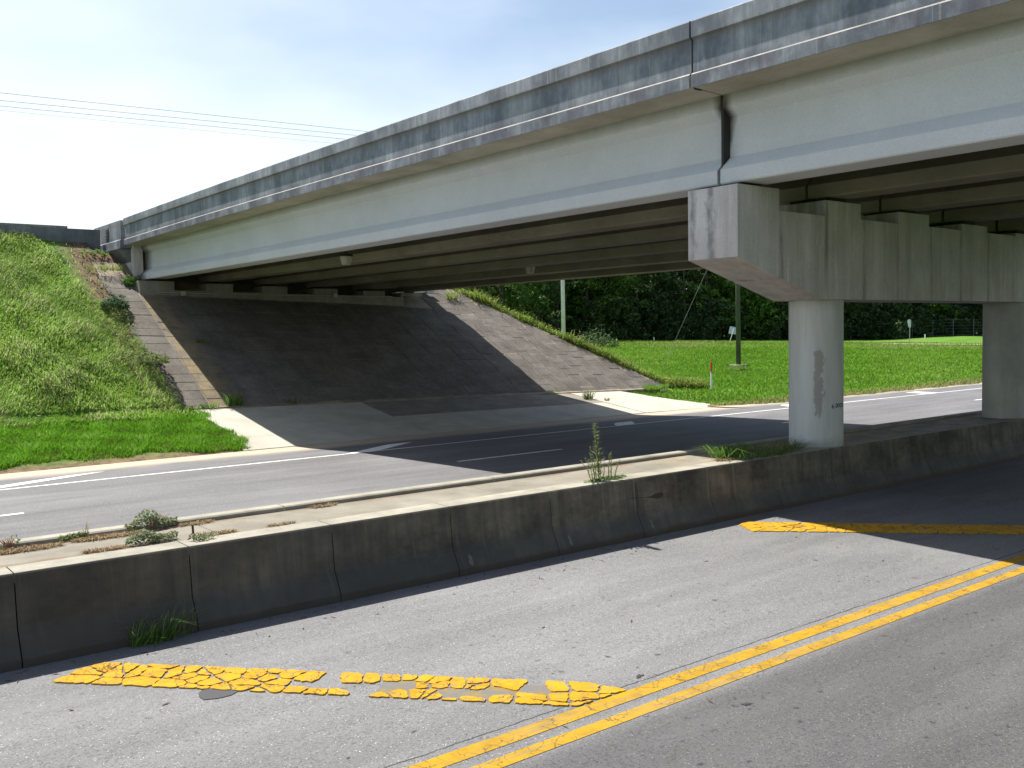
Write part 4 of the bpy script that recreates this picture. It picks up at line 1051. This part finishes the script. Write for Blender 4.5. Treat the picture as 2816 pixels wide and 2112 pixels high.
# wire fence + gate
fn = empty('wire_fence', (115, 80, 1.2), label='tall wire fence on thin posts along the edge of the wood', cat='fence')
P0 = np.array([98.9, 94.2]); P1 = np.array([154., 51.5]); L = np.linalg.norm(P1-P0); d = (P1-P0)/L
pts = [P0+d*s for s in np.arange(0, L, 2.9)]
for p in pts:
    q = float(hz(*p)); B().tube([(p[0], p[1], q-.1), (p[0], p[1], q+2.35)], .045, 6).make('post', M['fence_metal'], fn)
bb = B()
for hh in (.15, .6, 1.05, 1.5, 1.9, 2.3):
    bb.tube([(p[0], p[1], float(hz(*p))+hh) for p in pts], .012, 4)
o = bb.make('wires', M['fence_metal'], fn); o['kind'] = 'stuff'
gt = empty('wire_gate', (96.5, 96, 1.3), label='double wire gate with diagonal braces in the boundary fence', cat='gate')
A_ = np.array([94.4, 97.7]); C_ = np.array([98.75, 94.35])
def gpnt(t, hh): p = A_+(C_-A_)*t; return (p[0], p[1], float(hz(*p))+hh)
for t in (0, .22, .45, 1.): B().tube([gpnt(t, -.1), gpnt(t, 2.45)], .05, 6).make('post', M['fence_metal'], gt)
for a, c_ in ((0, .45), (.45, 1.)):
    B().tube([gpnt(a, 1.95), gpnt(c_, 1.95)], .03, 5).make('rail', M['fence_metal'], gt)
    B().tube([gpnt(a, .75), gpnt(a+(.22 if a == 0 else .0), .75)] if a == 0 else [gpnt(.75, .7), gpnt(1., .7)], .03, 5).make('rail', M['fence_metal'], gt)
B().tube([gpnt(.22, .1), gpnt(.43, 1.9)], .025, 5).make('brace', M['fence_metal'], gt)
B().tube([gpnt(.8, .1), gpnt(.6, 1.2)], .025, 5).make('brace', M['fence_metal'], gt)
# power lines: four wires parallel to the road beyond the bridge
def onY(u_, v_, Y_):
    c_ = _R@np.array([(u_-1408)/_f, (v_-1056)/_f, 1]); return np.array([0, 0, CAMZ])+c_*(Y_/c_[1])
pos4 = ['topmost of the four overhead power lines', 'second overhead power line from the top', 'third overhead power line from the top', 'lowest and thinnest of the four overhead power lines']
for i, ((a, m_, c_), Yw) in enumerate(zip((((0, 254.5), (452, 303.8), (1000, 360.3)), ((0, 275), (452, 321.9), (976, 371.6)), ((0, 291), (452, 335.5), (954, 383)), ((0, 303.4), (452, 348), (922, 395))), (60., 61., 62., 63.))):
    p = [onY(*q, Yw) for q in (a, m_, c_)]
    xs3 = [q[0] for q in p]; cf = np.polyfit(xs3, [q[2] for q in p], 2); cf[0] = max(cf[0], .0005)
    cf = np.polyfit(xs3, [q[2] for q in p], 1) if cf[0] < .0006 else cf
    e = empty('power_line', (20, Yw, 20), label=pos4[i], cat='power line', group='overhead power lines')
    X_ = np.linspace(-25, 56.6, 40)
    B().tube([(x, Yw, float(np.polyval(cf, x))) for x in X_], .017 if i < 3 else .010, 4).make('cable', M['wire'], e)

# ------------------------------------------------------------------ the wood
def tree_proto(seed, H, kind):
    r = np.random.default_rng(seed)
    bb = B(); bend = r.normal(0, .25, 2)
    bb.tube([(0, 0, -.3), (bend[0]*.5, bend[1]*.5, H*.5), (bend[0], bend[1], H*.93)], .22 if kind != 'bush' else .1, 7, .04)
    C = []; 
    nc = {'pine': 46, 'broad': 60, 'bush': 26}[kind]
    for i in range(nc):
        t = i/nc
        if kind == 'pine':
            zc_ = H*(.16+.82*t); R_ = (1-t)**.6*3.4+.5; rad = R_*r.uniform(.35, 1.); th = r.uniform(0, 6.283)
            cr = r.uniform(.7, 1.25); sq = .45; nn = 75
        elif kind == 'broad':
            zc_ = H*(.06+.92*t); R_ = math.sin(math.pi*min(.97, .18+t*.85))**.6*3.6+.4; rad = R_*r.uniform(.3, 1.); th = r.uniform(0, 6.283)
            cr = r.uniform(.9, 1.6); sq = .75; nn = 80
        else:
            zc_ = H*(.08+.85*t); R_ = 2.2*(1-t*.5); rad = R_*r.uniform(.2, 1.); th = r.uniform(0, 6.283); cr = r.uniform(.6, 1.1); sq = .8; nn = 80
        c_ = np.array([math.cos(th)*rad+bend[0]*t, math.sin(th)*rad+bend[1]*t, zc_])
        if i % 3 == 0: bb.tube([(bend[0]*t, bend[1]*t, zc_-.6), tuple(c_)], .06, 4, .02)
        p = r.normal(0, 1, (nn, 3)); p /= np.linalg.norm(p, axis=1)[:, None]; p *= (r.uniform(.3, 1, nn)**.5*cr)[:, None]; p[:, 2] *= sq
        C.append(c_+p)
    V, T, rn = cards(np.concatenate(C), .40 if kind != 'broad' else .44, seed, .4, 1.4 if kind != 'pine' else 1.9)
    return bb, V, T, rn
group_w = 'trees in the wood behind the wire fence'
protos = {}
def plant(key, x, y, sc, rz, label, mat, group=group_w):
    kind, seed, H = key
    k2 = (key, mat)
    q = float(hz(x, y))
    name = {'pine': 'pine_tree', 'broad': 'broadleaf_tree', 'bush': 'understory_bush'}[kind]
    if k2 not in protos:
        bb, V, T, rn = tree_proto(seed, H, kind)
        e = empty(name, (x, y, q), rz, label=label, cat='bush' if kind == 'bush' else 'tree', group=group)
        tr_ = bb.make('trunk', M['bark'], e, world=False); cr = npmesh('crown', V, T, M[mat], e, rn)
        e.scale = (sc, sc, sc); protos[k2] = e; return e
    src = protos[k2]; e = src.copy(); COL.objects.link(e); e.location = (x, y, q); e.rotation_euler.z = rz; e.scale = (sc, sc, sc)
    for ch in src.children: c_ = ch.copy(); COL.objects.link(c_); c_.parent = e
    tag(e, label=label, group=group); return e
PK = [('pine', s, 19) for s in (101, 102, 103)]; BK = [('broad', s, 14) for s in (111, 112, 113)]; UK = [('bush', s, 4.5) for s in (121, 122)]
rr = random.Random(11)
A0 = np.array([62., 112.]); A1 = np.array([168., 46.]); Lw = np.linalg.norm(A1-A0); dw = (A1-A0)/Lw; nw = np.array([-dw[1], dw[0]])
if nw@np.array([1, 1]) < 0: nw = -nw
lab = 'dark tree among the dense wood behind the wire fence'
for row, (off, step) in enumerate(((3.5, 4.2), (7.5, 4.2), (12, 5.), (17, 5.), (22, 5.), (28, 5.))):
    s = rr.uniform(0, 2)
    while s < Lw:
        p = A0+dw*s+nw*(off+rr.uniform(-1.2, 1.2)); k = rr.random()
        if k < .5: plant(rr.choice(PK), p[0], p[1], rr.uniform(.8, 1.1), rr.uniform(0, 6.28), lab, 'tree_pine' if k < (.3 if s < 60 else .12) else 'tree_dark')
        else: plant(rr.choice(BK), p[0], p[1], rr.uniform(.85, 1.25), rr.uniform(0, 6.28), lab, 'tree_dark' if k < (.8 if s < 60 else .93) else 'tree_light')
        s += step*rr.uniform(.75, 1.2)
s = 0
while s < Lw:
    p = A0+dw*s+nw*rr.uniform(1.2, 3.)
    plant(rr.choice(UK), p[0], p[1], rr.uniform(.7, 1.25), rr.uniform(0, 6.28), 'low dark bush under the trees along the wire fence', 'tree_dark', 'bushes along the foot of the wood'); s += rr.uniform(1.4, 2.6)
# nearer, sunnier trees west of the gate, seen over the ridge
for i, (x, y, key, sc, mt_, lb) in enumerate(((60, 88, BK[0], .95, 'tree_light', 'fresh green tree over the ridge nearest the bridge soffit'), (66, 92, BK[1], 1.05, 'tree_dark', 'glossy dark tree in the gap next to the pale concrete pole'),
        (71, 91, PK[0], .9, 'tree_pine', 'pine with layered boughs just west of the pale concrete pole'), (75, 93, BK[2], .9, 'tree_light', 'bright leafy tree directly behind the pale concrete pole'), (80, 95, BK[0], 1.1, 'tree_dark', 'dark tree with bare twigs between pale pole and wire gate'),
        (86, 98, PK[1], 1.0, 'tree_pine', 'tall pine standing behind the wire gate'), (92, 101, PK[2], 1.05, 'tree_pine', 'pine with a low outstretched bough above the gate'), (56, 96, BK[1], 1.1, 'tree_dark', 'tree half hidden by the bridge at the top of the ridge'),
        (64, 99, PK[1], 1.1, 'tree_dark', 'dark pine behind the glossy tree'), (72, 101, BK[2], 1.2, 'tree_dark', 'dark tree filling the gap behind the layered pine'), (52, 84, BK[2], .8, 'tree_light', 'light green tree at the crest of the slope under the soffit'))):
    plant(key, x, y, sc, i*1.3, lb, mt_, 'trees at the sunny corner of the wood')
V = [(45, 118, 1.2), (A0-dw*25+nw*-.2)[:2].tolist()+[0], (A1+dw*30-nw*.2).tolist()+[0], (250, 90, 1.8), (120, 220, 1.8)]
V = [tuple(q) for q in V]
mesh('forest_floor', [(x, y, float(hz(x, y))+.05) for x, y, q in V], [[0, 1, 2, 3, 4]], M['floor'])['kind'] = 'structure'
print('slabs', NS[0], 'objects', len(S.objects))
